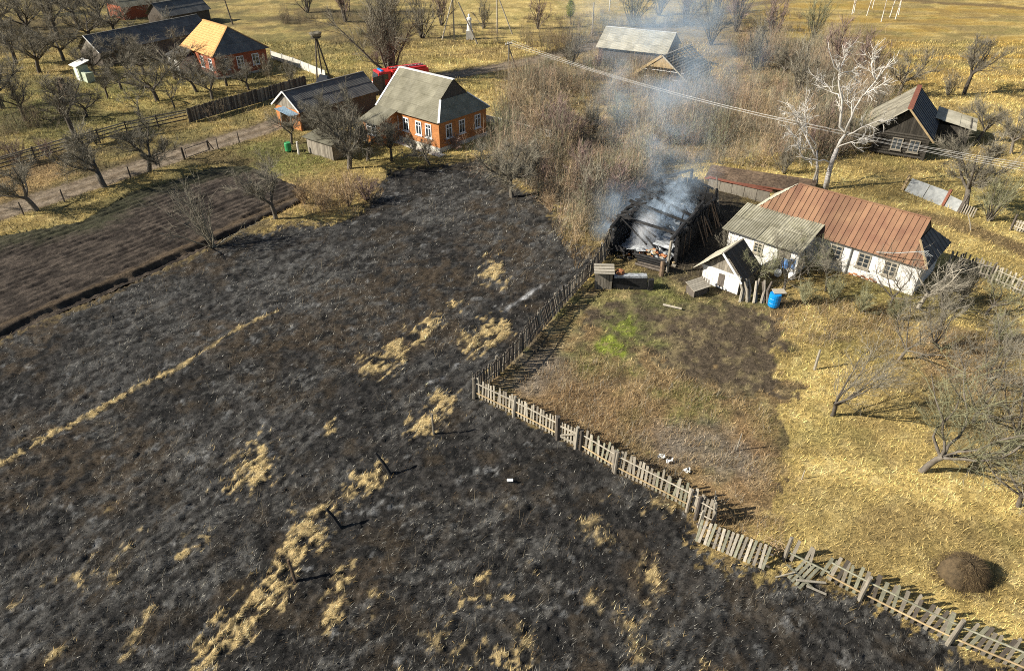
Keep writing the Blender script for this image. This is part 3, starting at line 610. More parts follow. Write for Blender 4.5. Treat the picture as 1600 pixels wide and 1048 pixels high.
pieces(LS, 'roof_sheet', [(-2.5, -.3, 1.52), (1.9, -.3, 1.52), (1.9, 2.5, 2.0), (-2.5, 2.5, 2.0)], (1, 0, 0), 1.1, 1.5, m_asb, 'corr')

# ------------------------------------------------------------------ house with orange tiles, far left
def tile_house():
    H = empty('tiled_house', (-38.7, 95.8, 0), R(-45), 'red brick house with sunlit orange tiled hip roof', 'house')
    L, W, e, r = 9.2, 7.4, 2.95, 5.7
    wall_ring(H, -L, 0, 0, W, .3, e, m_redbrick); MB().box(-L - .05, .05, -.05, W + .05, -.3, .3).build('foundation', m_concrete, H)
    oh = .35; ze = e - .05; ym = W / 2; a, b = -L - .2, -2.3
    rf = MB().beam((a, ym, r + .05), (b, ym, r + .05), .25, .1).build('roof', m_tile, H)
    pieces(rf, 'tile_rows', [(a, -oh, ze), (oh, -oh, ze), (b, ym, r), (a, ym, r)], (1, 0, 0), .4, .36, m_tile, 'tile', th=.04, join=True)
    pieces(rf, 'tile_rows', [(oh, W + oh, ze), (a, W + oh, ze), (a, ym, r), (b, ym, r)], (1, 0, 0), .4, .36, m_tile, 'tile', th=.04, join=True)
    pieces(rf, 'hip_sheet', [(oh, -oh, ze), (oh, W + oh, ze), (b, ym, r)], (0, 1, 0), 1.1, 1.5, m_asb_dark, 'corr')
    MB().beam((oh, -oh, ze + .08), (b, ym, r + .08), .2, .08).build('hip_cap', m_tile, rf); MB().beam((oh, W + oh, ze + .08), (b, ym, r + .08), .2, .08).build('hip_cap', m_tile, rf)
    for y in (.9, 3.0, 5.2): window(H, (0, y, 1.05), (0, 1, 0), 1.0, 1.4, (1, 0, 0), bars='G')
    for x in (-6.8, -4.2, -1.8): window(H, (x, 0, 1.05), (1, 0, 0), 1.0, 1.4, (0, -1, 0), bars='G')
    gable_x(H, -L, .2, 0, W, e, r - .15, m_redbrick)
    v = MB().box(-9.2, -6.0, -2.4, -.003, -.2, 2.1).build('veranda', m_white, H)
    pieces(v, 'veranda_roof_sheet', [(-9.4, -2.7, 2.1), (-5.8, -2.7, 2.1), (-5.8, -.2, 2.9), (-9.4, -.2, 2.9)], (1, 0, 0), 1.1, 1.4, m_asb_dark, 'corr')
tile_house()
LB = gable_house('long_barn', 'long low barn with dark roof behind the orchard, left of the tiled house', (-57, 102.6), R(60), 18.5, 4.6, 2.0, 3.9, m_asb_dark, m_woodd, cat='barn', gm=m_wood)
MB().beam((-.32, -.3, 1.95), (-.32, 2.3, 3.97), .06, .14).build('barge_board', m_trim, LB)
b2 = P(262, 48)
gable_house('barn_extension', 'dark roofed barn half hidden behind the long barn', (b2.x, b2.y), R(58), 9, 4.6, 2.2, 4.0, m_asb_dark, m_woodd, cat='barn')
h3 = P(196, 32)
FH = gable_house('far_cottage', 'cottage with grey roof at the top left edge', (h3.x, h3.y), R(50), 9, 6, 2.2, 4.4, m_asb, m_redbrick, cat='house', gm=m_woodd)
# ------------------------------------------------------------------ little booth and brick stove in the left orchard
bt = P(128, 128); BT = empty('garden_booth', (bt.x, bt.y, 0), R(-40), 'small pale green booth with white roof in the orchard', 'booth')
MB().box(-1.5, 0, 0, 1.3, -.1, 1.9).build('wall', m_palegreen, BT); MB().box(-1.05, -.35, -.04, -.003, 0, 1.7).build('door', m_white, BT)
MB().hexa([(-1.8, -.3, 1.85), (.3, -.3, 1.85), (.3, 1.6, 2.4), (-1.8, 1.6, 2.4)], [(-1.8, -.3, 1.93), (.3, -.3, 1.93), (.3, 1.6, 2.48), (-1.8, 1.6, 2.48)]).build('roof', m_white, BT)
MB().box(.003, 1.4, .2, 1.2, -.1, 1.2).build('side_bin', m_palegreen, BT)
bs = P(104, 150); BS = empty('brick_stove', (bs.x, bs.y, 0), R(-30), 'small dark stove with chimney in the left orchard', 'stove')
MB().box(-.7, .7, -.5, .5, -.1, 1.4).build('body', m_charb, BS); MB().box(-.45, .05, -.25, .25, 1.4, 2.1).build('chimney', m_charb, BS)

# ------------------------------------------------------------------ white house with rusty roof
def white_house():
    H = empty('white_house', (26.6, 40.3, 0), R(-42.3), 'whitewashed cottage with rust red metal roof and corrugated side wing', 'house')
    L, W, e, r = 11.9, 4.5, 2.45, 4.53; oh = .45; ze = e - .2; ym = W / 2; xg = -.85; xl = -9.8; zs = 3.45; ye, yb = -oh, W + oh; xr = .4
    wall_ring(H, -L, 0, 0, W, -.3, e, m_white)
    sl = (r - ze) / (ym - ye); ys_ = ye + (zs - ze) / sl; ysb = yb - (zs - ze) / sl
    rf = MB().beam((xl, ym, r + .03), (xg, ym, r + .03), .16, .05).build('roof', m_rust, H); rf['label'] = 'rust red roof of narrow metal sheets'
    pieces(rf, 'roof_sheet', [(-12.3, ye, ze), (xr, ye, ze), (xg, ys_, zs), (xg, ym, r), (xl, ym, r)], (1, 0, 0), .38, 9, m_rust, 'seam', th=.02, gap=.003)
    pieces(rf, 'roof_sheet', [(xr, yb, ze), (-12.3, yb, ze), (xl, ym, r), (xg, ym, r), (xg, ysb, zs)], (1, 0, 0), .38, 9, m_rust, 'seam', th=.02, gap=.003)
    pieces(rf, 'shade_toned_skirt_sheet', [(xr, ye, ze), (xr, yb, ze), (xg, ysb, zs), (xg, ys_, zs)], (0, 1, 0), .58, 9, m_asb_dark, 'seam', th=.02)  # dark material puts the shade on this end skirt into its colour
    pieces(rf, 'hip_sheet', [(-12.3, yb, ze), (-12.3, ye, ze), (xl, ym, r)], (0, 1, 0), 1.1, 1.4, m_asb_pale, 'corr', pitch=.16, amp=.03)
    gable_x(H, xg - .1, .05, ys_, ysb, zs - .05, r - .08, m_woodd)
    MB().beam((xr - .03, ye, ze + .05), (xg, ys_, zs + .05), .12, .05).build('hip_cap', m_rail, rf)
    for x in (-5.4, -3.5, -1.75): window(H, (x - .45, 0, .85), (1, 0, 0), .85, 1.05, (0, -1, 0), bars='G', sill=True, frame=m_woodp)
    MB().tube([(-4.45, -.1, 0), (-4.45, -.1, 2.3)], [.045, .045], 6).build('drainpipe', m_metalp, H)
    MB().tube([(-2.8, -.5, 2.45), (-1.5, -.9, 3.0), (.2, -1.0, 3.75)], [.035, .03, .025], 5).build('aerial_pole', m_metalp, H)
    for k in range(4): MB().beam((.2 - k * .12 - .3, -1.0, 3.7 - k * .05), (.2 - k * .12 + .35, -1.25, 3.6 - k * .05), .02, .02).build('aerial_rod', m_metalp, H)
    # corrugated wing towards the yard
    wg = MB().box(-12.2, -6.9, -2.75, -.003, -.3, 1.95).build('wing', m_white, H); wg['label'] = 'white wing under a mossy corrugated roof'
    pieces(wg, 'wing_roof_sheet', [(-12.55, -3.25, 1.98), (-6.7, -3.25, 1.98), (-6.7, .32, 2.85), (-12.55, .32, 2.85)], (1, 0, 0), 1.1, 1.9, m_asb_moss, 'corr', pitch=.19, amp=.045, wob=.06)
    for x0, x1 in ((-12.2, -12.0), (-7.1, -6.9)):
        pr = [(x0, -2.75, 1.95), (x0, -.003, 1.95), (x0, -.003, 2.62)]; MB().hexa(pr, [(x1, b, c) for a, b, c in pr]).build('wing_gable', m_white, wg)
    window(wg, (-10.2, -2.75, .8), (1, 0, 0), .7, .8, (0, -1, 0), bars='G', frame=m_woodp)
    d = MB().box(-8.4, -7.5, -2.79, -2.752, 0, 1.8).build('door', m_wood, H); MB().box(-7.65, -7.6, -2.82, -2.79, .9, 1.0).build('handle', m_metalp, d)
    # red bricks showing at the foot of the wall
    for k in range(7): MB().box(-4.2 + k * .27, -3.95 + k * .27, -.07, -.003, .12 + (k % 2) * .1, .2 + (k % 2) * .1).build('brick', m_brk, H)
white_house()
# ------------------------------------------------------------------ small white shed with sagging roof
def small_shed():
    o = P(1152, 460); H = empty('small_shed', (o.x, o.y, 0), R(48), 'small white plank shed with broken gable roof below the white house', 'shed')
    W, L, e, r = 2.7, 2.5, 1.35, 2.75
    wall_ring(H, 0, L, 0, W, -.2, e, m_woodp, t=.1)
    pieces(H, 'wall_board', [(-.03, 0, 0), (-.03, W, 0), (-.03, W, 1.2), (-.03, 0, 1.2)], (0, 1, 0), .19, 3, m_white, th=.02)
    pieces(H, 'gable_board', [(-.03, .12, 1.37), (-.03, W - .12, 1.37), (-.03, W / 2, r - .15)], (0, 1, 0), .2, 3, m_wood, th=.02)
    gable_x(H, 0, .08, 0, W, e, r - .12, m_wood)
    MB().box(-.12, -.035, -.1, W + .1, 1.2, 1.36).build('tie_board', m_white, H)
    rf = MB().beam((-.45, W / 2, r), (L, W / 2, r), .12, .06).build('roof', m_wood, H)
    pieces(rf, 'roof_sheet', [(L + .2, W + .45, 1.05), (-.5, W + .45, 1.05), (-.5, W / 2, r), (L + .2, W / 2, r)], (1, 0, 0), 1.1, 1.4, m_asb_pale, 'corr', pitch=.18, amp=.03)
    pieces(rf, 'roof_slat', [(.0, -.3, 1.15), (L, -.3, 1.15), (L, W / 2, r), (0, W / 2, r)], (1, 0, 0), .22, 3, m_woodd, th=.03)
    MB().beam((-.42, -.3, 1.1), (-.42, W / 2, r + .03), .05, .14).build('barge_board', m_white, H)
    MB().box(-.06, -.032, 1.05, 1.5, .15, 1.1).build('door', m_woodd, H)
small_shed()
dk = P(1105, 458); DK = empty('dog_kennel', (dk.x, dk.y, 0), R(30), 'low slatted wooden kennel in front of the small shed', 'kennel')
for k in range(6): MB().beam((-1.35, -.05 + k * .155, .58 + k * .05), (.1, -.05 + k * .155, .58 + k * .05), .145, .03, (0, -.3, 1)).build('roof_slat', m_woodp, DK)
MB().box(-1.2, 0, 0, .8, -.05, .55).build('body', m_woodd, DK)
for k in range(4): MB().beam((.14, .05 + k * .2, 0), (.06, .1 + k * .2, .95), .09, .03, (1, 0, 0)).build('leaning_board', m_woodd, DK)
tl = P(1180, 468)
for k in range(9):
    ax = Vector((tl.x - 1.1 + k * .23 + random.uniform(-.05, .05), tl.y - .1 + random.uniform(-.15, .15) - k * .02, 0))
    PL_ = MB().tube([(0, 0, -.1), (random.uniform(-.1, .25), .5, .6), (random.uniform(-.1, .35), .9, random.uniform(1.0, 1.35))], [.10, .085, .07], 6).build('leaning_log', random.choice([m_wood, m_woodd, m_woodp]))
    PL_.location = ax; tag(PL_, ['leftmost', 'second from the left', 'third from the left', 'fourth from the left', 'middle', 'fourth from the right', 'third from the right', 'second from the right', 'rightmost'][k] + ' of the rough logs leaning against the small shed', 'log', 'logs leaning on the shed')

# ------------------------------------------------------------------ burnt barn
def burnt_barn():
    H = empty('burnt_barn', (11.12, 44.02, 0), R(60), 'roofless burnt barn with charred walls, fallen beams and smoke', 'barn')
    L, W = 10.4, 4.4
    rnd = random.Random(5)
    # charred log walls: separate logs with ragged tops
    def logwall(x0, x1, y, h0, hf, mat, n=9):
        zz = .14; dz = .27
        while zz < h0:
            a = x0 + rnd.uniform(-.15, .15); b = x1
            while b > a + 1 and hf((a + b) / 2) < zz: b -= .5
            if b - a > .8:
                # break the log where the wall top is lower
                segs = []; s = None; xx = a
                while xx < b:
                    ok = hf(xx) > zz
                    if ok and s is None: s = xx
                    if not ok and s is not None: segs.append((s, xx)); s = None
                    xx += .35
                if s is not None: segs.append((s, b))
                for s, t in segs:
                    if t - s > .5: MB().tube([(s, y + rnd.uniform(-.03, .03), zz), ((s + t) / 2, y + rnd.uniform(-.04, .04), zz), (t, y + rnd.uniform(-.03, .03), zz)], [.15, .16, .14], 7).build('wall_log', mat, H)
            zz += dz
    logwall(-.2, L, W, 3.0, lambda x: 2.1 + .35 * math.sin(x * 1.7) * .6 + .3 * math.sin(x * 4.1), m_char)
    logwall(1.0, L, 0, 2.6, lambda x: 2.3 + .35 * math.sin(x * 1.3 + 1) - (1.0 if x > 8.6 else 0), m_char)
    # half burnt boards outside the right wall
    for k in range(34):
        x = .9 + k * .25; MB().beam((x, -.2 - rnd.uniform(0, .05), -.1), (x + rnd.uniform(-.05, .05), -.2, rnd.uniform(1.5, 2.25)), .2, .03, (0, 1, 0)).build('wall_board', rnd.choice([m_charb, m_char, m_char, m_char, m_char]), H)
    # far gable, still standing and black
    for k in range(16):
        y = .15 + k * .27; top = 2.1 + 1.25 * (1 - abs(y - W / 2) / (W / 2)) - rnd.uniform(0, .6)
        MB().beam((L, y, 0), (L + rnd.uniform(-.1, .1), y, top), .25, .06, (1, 0, 0)).build('gable_board', m_char, H)
    for y, t in ((0, 2.3), (W, 2.5), (W / 2, 3.5)): MB().tube([(L + .1, y, -.1), (L + .05, y, t)], [.13, .11], 7).build('post', m_char, H)
    MB().beam((L + .1, .3, 2.2), (L - .5, W / 2 - .3, 2.9), .13, .14).build('rafter', m_char, H); MB().beam((L + .1, W, 2.4), (L + .1, W / 2, 3.45), .16, .16).build('rafter', m_char, H)
    # wall plates
    MB().tube([(-.4, W, 2.35), (2.5, W + .05, 2.65), (5, W - .05, 2.4), (8, W, 2.75), (L + .2, W, 2.5)], [.15] * 5, 7).build('wall_plate', m_char, H)
    MB().tube([(-.3, .0, 2.4), (2.2, .05, 2.45), (4.5, 0, 2.35), (7, .05, 2.45)], [.15, .15, .14, .12], 7).build('wall_plate', m_char, H)
    # cross beams at wall height
    for x, m, a, b in ((.6, m_char, 2.3, 2.6), (3.4, m_char, 2.5, 2.9), (5.2, m_char, 2.0, 2.8), (8.3, m_char, 2.5, 2.2)):
        MB().beam((x + rnd.uniform(-.7, .7), -.2, a), (x + rnd.uniform(-.9, .9), W + .25, b), .15, .17).build('cross_beam', m, H)
    # remaining rafters on the left side and a few fallen ones
    for k in range(11):
        x = .6 + k * .9; t = rnd.uniform(.35, .8)
        MB().beam((x, W + .1, 2.75), (x + rnd.uniform(-.2, .2), W - t * W / 2, 2.75 + t * 1.7 * rnd.uniform(.2, .8)), .09, .11).build('rafter', m_char, H)
    for k in range(16):
        x = rnd.uniform(.6, 9); y = rnd.uniform(.6, W - .6); a = rnd.uniform(0, 3.1); l = rnd.uniform(1.2, 3)
        p = Vector((x, y, rnd.uniform(.35, .8))); q = p + Vector((math.cos(a) * l, math.sin(a) * l * .6, rnd.uniform(.1, 1.7)))
        q.y = min(max(q.y, .3), W - .3); MB().beam(p, q, .09, .1).build('fallen_beam', m_char, H)
    for k in range(7): MB().beam((2.4 + k * .16, 1.7 + k * .1, .3), (4.4 + k * .1, 2.3 + rnd.uniform(-.5, .5), 2.4 + rnd.uniform(-.2, .3)), .07, .08).build('fallen_rafter', m_char, H)
    for k in range(14):   # collapsed roof: rafters hanging from the left wall plate down into the ash
        x = .8 + k * .65 + rnd.uniform(-.2, .2); MB().beam((x, W - .05, 2.75 + rnd.uniform(-.2, .2)), (x + rnd.uniform(-1.2, 1.0), rnd.uniform(.8, 2.4), rnd.uniform(.5, 1.6)), .08, .1).build('hanging_rafter', m_char, H)
    for k in range(12):   # buckled sheets on the heap
        x = rnd.uniform(1.5, 8.5); y = rnd.uniform(.8, 3.2); z = rnd.uniform(.75, 1.1); a = rnd.uniform(-.5, .5); mb_ = MB(); cs, sn_ = math.cos(a), math.sin(a)
        for i in range(7):
            for j in (0, 1): u_, w_ = (i / 6 - .5) * 1.1, (j - .5) * 1.5; mb_.v.append((x + u_ * cs - w_ * sn_, y + u_ * sn_ + w_ * cs, z + .06 * (i % 2) + rnd.uniform(-.05, .12)))
        for i in range(6): mb_.f.append((2 * i, 2 * i + 2, 2 * i + 3, 2 * i + 1))
        mb_.build('fallen_sheet', m_ash, H)
    # ash heap filling the floor
    v = []; f = []; nx, ny = 40, 18
    for i in range(nx):
        for j in range(ny):
            x = .2 + (L - .4) * i / (nx - 1); y = .2 + (W - .4) * j / (ny - 1); v.append((x, y, .15 + .45 * math.sin(math.pi * j / (ny - 1)) + rnd.uniform(0, .28)))
    for i in range(nx - 1):
        for j in range(ny - 1): a = i * ny + j; f.append((a, a + ny, a + ny + 1, a + 1))
    mb = MB(); mb.v = v; mb.f = f; mb.build('ash_heap', m_ash, H)
    # rubble of bricks from the collapsed stove, near end
    for k in range(46):
        p = Vector((rnd.gauss(.7, .35), rnd.gauss(1.5, .65), 0)); z = max(.1, .75 - .35 * abs(p.y - 1.5) - .5 * abs(p.x - .7)) + rnd.uniform(-.1, .1)
        a = rnd.uniform(0, 3.1); d = Vector((math.cos(a), math.sin(a), rnd.uniform(-.4, .4))) * .15
        MB().beam(Vector((p.x, p.y, z)) - d, Vector((p.x, p.y, z)) + d, .17, .12, (0, 0, 1)).build('brick', rnd.choice([m_brk, m_brk, m_woodp, m_rail]), H)
    # front: posts and low charred logs
    MB().tube([(-.6, -.05, -.1), (-.5, -.05, 2.4)], [.11, .1], 7).build('post', m_wood, H); MB().tube([(-1.3, .1, -.1), (-1.0, .2, 1.0)], [.17, .15], 7).build('post', m_charb, H)
    for k in range(5): MB().tube([(-.75 + rnd.uniform(-.1, .1), .1, .12 + k * .2), (-.7, 2.3 + rnd.uniform(-.3, .3), .14 + k * .19)], [.1, .1], 6).build('front_log', rnd.choice([m_charb, m_char, m_woodd]), H)
    for k in range(22):
        p = Vector((rnd.uniform(-.6, .6), rnd.uniform(2.2, W), rnd.uniform(.1, .7))); a = rnd.uniform(0, 3.1); l = rnd.uniform(.3, .8)
        MB().beam(p, p + Vector((math.cos(a) * l, math.sin(a) * l, rnd.uniform(-.1, .4))), .1, .08).build('charred_block', m_char, H)
    for k in range(14):   # leaning charred boards by the right far side
        x = 4.5 + k * .42; MB().beam((x, -.9 - rnd.uniform(0, .4), -.05), (x + rnd.uniform(-.3, .3), -.3, rnd.uniform(1.3, 2.3)), .16, .03, (0, 1, 0)).build('leaning_board', rnd.choice([m_char, m_charb]), H)
burnt_barn()
lp = P(1123, 333); tag(MB().tube([(0, 0, 0), (-.35, 1.1, 2.7)], [.09, .07], 7).build('leaning_post', m_wood), 'pale leaning post standing right of the burnt barn', 'post').location = lp
# wooden latrine box with board roof, dark bench next to it
lb = P(945, 452); LBX = empty('wooden_box', (lb.x, lb.y, 0), R(-4), 'upright grey board box with pale lid at the end of the dark fence', 'box')
for k in range(6): MB().beam((-.6 + k * .19, -.02, -.1), (-.6 + k * .19 + random.uniform(-.02, .02), 0, 1.28), .17, .03, (0, 1, 0)).build('board', m_wood, LBX)
MB().box(-.68, .43, .02, .9, -.1, 1.2).build('body', m_woodd, LBX)
for k in range(4): MB().beam((-.8, -.15 + k * .29, 1.33 + k * .05), (.55, -.15 + k * .29, 1.33 + k * .05), .28, .03).build('lid_board', m_woodp, LBX)
tag(MB().lathe([(.05, -.05), (.26, .05), (.33, .25), (.25, .45), (.05, .52)], 10).build('clay_pot', m_brk), 'round tan stove stump beside the board box', 'pot').location = (lb.x + 1.0, lb.y + .5, .75)
bn = P(985, 452); BN = empty('charred_trough', (bn.x, bn.y, 0), R(0), 'charred black trough wall in front of the burnt barn', 'trough')
MB().box(-1.2, 1.1, 0, .5, -.1, .85).build('body', m_char, BN); MB().box(1.15, 1.5, -.15, .1, -.1, .8).build('end_post', m_char, BN); MB().box(-1.15, 1.05, .02, .48, .85, .98).build('rim', m_ash, BN)

# ------------------------------------------------------------------ low wall with red coping between barn and white house
lw0 = P(1105, 296); lw1 = P(1200, 318); LW = empty('garden_wall', (lw0.x, lw0.y, 0), math.atan2(lw1.y - lw0.y, lw1.x - lw0.x), 'low grey wall with red coping behind the burnt barn', 'wall')
ll = (lw1 - lw0).length
for k in range(5): MB().box(k * ll / 5, (k + .97) * ll / 5, 0, .15, -.2, 1.0 + random.uniform(-.08, .05)).build('panel', m_wood, LW)
MB().box(-.1, ll + .1, -.1, .25, 1.07, 1.13).build('coping', m_redtrim, LW)
rs0 = P(1150, 292); RS = empty('low_roof_shed', (rs0.x, rs0.y, 0), R(-24), 'long low shed with dark brown roof beyond the burnt barn', 'shed')
wall_ring(RS, -2.6, 6.2, 0, 2.6, -.2, .45, m_woodd, t=.1)
pieces(RS, 'roof_sheet', [(-2.8, -.2, .5), (6.4, -.2, .5), (6.4, 2.9, .62), (-2.8, 2.9, .62)], (1, 0, 0), 1.0, 1.6, m_charb, 'flat', th=.03)
MB().box(-2.8, 6.4, -.32, -.2, .42, .52).build('edge_board', m_redtrim, RS)

# ------------------------------------------------------------------ dark wooden house on the right
def dark_house():
    H = empty('dark_house', (39.5, 65.7, 0), R(59.5), 'derelict dark timber house with dark metal roof and red edge', 'house')
    L, W, e, r = 8.6, 4.6, 2.3, 4.75; ym = W * .5
    for k in range(9):
        z = .12 + k * .25
        for a, b in (((-.15, 0, z), (L, 0, z)), ((-.15, W, z), (L, W, z)), ((0, -.15, z + .1), (0, W + .15, z + .1)), ((L, -.15, z + .1), (L, W + .15, z + .1))):
            MB().tube([a, b], [.14, .14], 6).build('wall_log', m_woodx, H)
    pieces(H, 'gable_board', [(-.05, .1, e), (-.05, W - .1, e), (-.05, ym, r - .2)], (0, 1, 0), .22, 3, m_woodx, th=.03)
    gable_x(H, L - .05, .05, 0, W, e, r - .15, m_woodx)
    rf = MB().beam((-.75, ym, r + .05), (L + .3, ym, r + .05), .45, .08).build('roof', m_redtrim, H)
    pieces(rf, 'roof_sheet', [(-.7, -.45, e - .25), (L + .3, -.45, e - .25), (L + .3, ym, r), (-.7, ym, r)], (1, 0, 0), .8, 6, m_metald, 'seam', th=.02, gap=.003)
    pieces(rf, 'thatch_sheet', [(L + .3, W + 1.6, 1.5), (-.7, W + 1.6, 1.5), (-.7, W * .75, r - 1.0), (L + .3, W * .75, r - 1.0)], (1, 0, 0), .5, 5, m_thatch, 'corr', pitch=.25, amp=.09)
    pieces(rf, 'thatch_sheet', [(L + .3, W * .75, r - 1.0), (-.7, W * .75, r - 1.0), (-.7, ym, r), (L + .3, ym, r)], (1, 0, 0), .5, 5, m_thatch, 'corr', pitch=.25, amp=.09)
    window(H, (-.16, 3.0, .7), (0, -1, 0), .95, 1.15, (-1, 0, 0), bars='N', frame=m_wood); window(H, (-.16, 1.5, .7), (0, -1, 0), .95, 1.15, (-1, 0, 0), bars='N', frame=m_wood)
    MB().beam((-.72, -.5, e - .3), (-.72, ym, r), .05, .16).build('barge_board', m_rail, rf)
    # annex behind with pale roof
    a = MB().box(6.4, 10.4, -3.4, -.2, -.2, 1.9).build('annex', m_woodx, H)
    pieces(a, 'annex_roof_sheet', [(6.1, -3.8, 1.75), (10.8, -3.8, 1.75), (10.8, 0, 2.5), (6.1, 0, 2.5)], (1, 0, 0), 1.1, 1.6, m_asb_pale, 'corr')
dark_house()
# pale sheet screen below it
s0 = P(1412, 300); s1 = P(1470, 322); SS = empty('sheet_screen', (s0.x, s0.y, 0), math.atan2(s1.y - s0.y, s1.x - s0.x), 'screen of pale metal sheets between rusty posts above the white house', 'screen'); ll = (s1 - s0).length
for k in range(2): MB().hexa([(k * ll / 2 + .03, 0, 0), ((k + 1) * ll / 2 - .03, 0, 0), ((k + 1) * ll / 2 - .03, .03, 0), (k * ll / 2 + .03, .03, 0)], [(k * ll / 2 + .03, .55, 1.15), ((k + 1) * ll / 2 - .03, .55, 1.15), ((k + 1) * ll / 2 - .03, .58, 1.15), (k * ll / 2 + .03, .58, 1.15)]).build('sheet', m_metalp, SS)
for x, m in ((-.2, m_rail), (ll + .1, m_redtrim), (ll + 1.5, m_woodd)): MB().beam((x, 0, -.1), (x, .5, 1.4), .22, .12).build('post', m, SS)
MB().hexa([(ll + .25, .05, 0), (ll + 1.4, .05, 0), (ll + 1.4, .08, 0), (ll + .25, .08, 0)], [(ll + .25, .4, .95), (ll + 1.4, .5, .8), (ll + 1.4, .53, .8), (ll + .25, .43, .95)]).build('sheet', m_metalp, SS)
for k in range(6): MB().beam((ll + 1.7 + k * .2, .05, 0), (ll + 1.7 + k * .2, .2, .8), .1, .03, (0, 1, 0)).build('board', m_wood, SS)

# ------------------------------------------------------------------ barn and ruined house behind the thicket
BA = gable_house('grey_barn', 'long barn with pale grey roof behind the smoke', (20.8, 100.6), R(-27), 0, 6.6, 2.3, 4.3, m_asb_pale, m_woodd, cat='barn', gm=m_woodd, x0=-9.6, oh=.35, trim=m_trim)
def ruin():
    H = empty('ruined_house', (20.9, 87.7, 0), R(53), 'ruined house with slatted roof and caved-in front behind the thicket', 'house')
    L, W, e, r = 7.6, 6.4, 2.2, 4.4; ym = W / 2
    wall_ring(H, 0, L, 0, W, -.2, e, m_woodd, t=.2)
    rf = MB().beam((-.4, ym, r), (L + .3, ym, r), .2, .1).build('roof', m_wood, H)
    for k in range(13):
        t = k / 12.0; y = -.35 + (ym + .35) * t; z = e - .2 + (r - e + .2) * t
        MB().beam((-.3, y, z), (L + .3 - random.uniform(0, .5) , y, z), .17, .035, (0, -.55, .83)).build('roof_slat', m_wood if k % 3 else m_woodp, rf)
    for k in range(9): MB().beam((.1 + k * .92, -.4, e - .3), (.1 + k * .92, ym, r - .1), .09, .1).build('rafter', m_woodd, rf)
    pieces(rf, 'roof_sheet', [(L + .3, W + .3, e - .2), (-.3, W + .3, e - .2), (-.3, ym, r), (L + .3, ym, r)], (1, 0, 0), 1.1, 1.5, m_asb, 'corr', miss=.15)
    g = MB().hexa([(-.3, 1.4, e + .9), (-.3, W - 1.6, e + .8), (-.3, ym, r - .1)], [(-.22, 1.4, e + .9), (-.22, W - 1.6, e + .8), (-.22, ym, r - .1)]).build('gable', m_rail, H)
    MB().beam((-.35, -.4, e - .3), (-.35, ym, r + .05), .06, .16).build('barge_board', m_woodp, rf); MB().beam((-.35, W + .6, e - .5), (-.35, ym, r + .05), .1, .3).build('barge_board', m_rail, rf)
    MB().beam((-1.6, -.2, .9), (-1.6, W + .4, 1.2), .35, .12).build('eave_board', m_rail, H)
    for y in (.2, 2.2, 4.2, 6.2): MB().beam((-1.6, y, 0), (-1.6, y, 1.1), .12, .12).build('porch_post', m_wood, H)
    for y in (.8, 2.8, 4.6): window(H, (-.003, y + .9, .7), (0, -1, 0), .9, 1.1, (-1, 0, 0), bars='N')
    MB().beam((.1, .3, e + .5), (.1, W - .4, e + .35), .06, .06).build('tie_beam', m_wframe, H)
ruin()

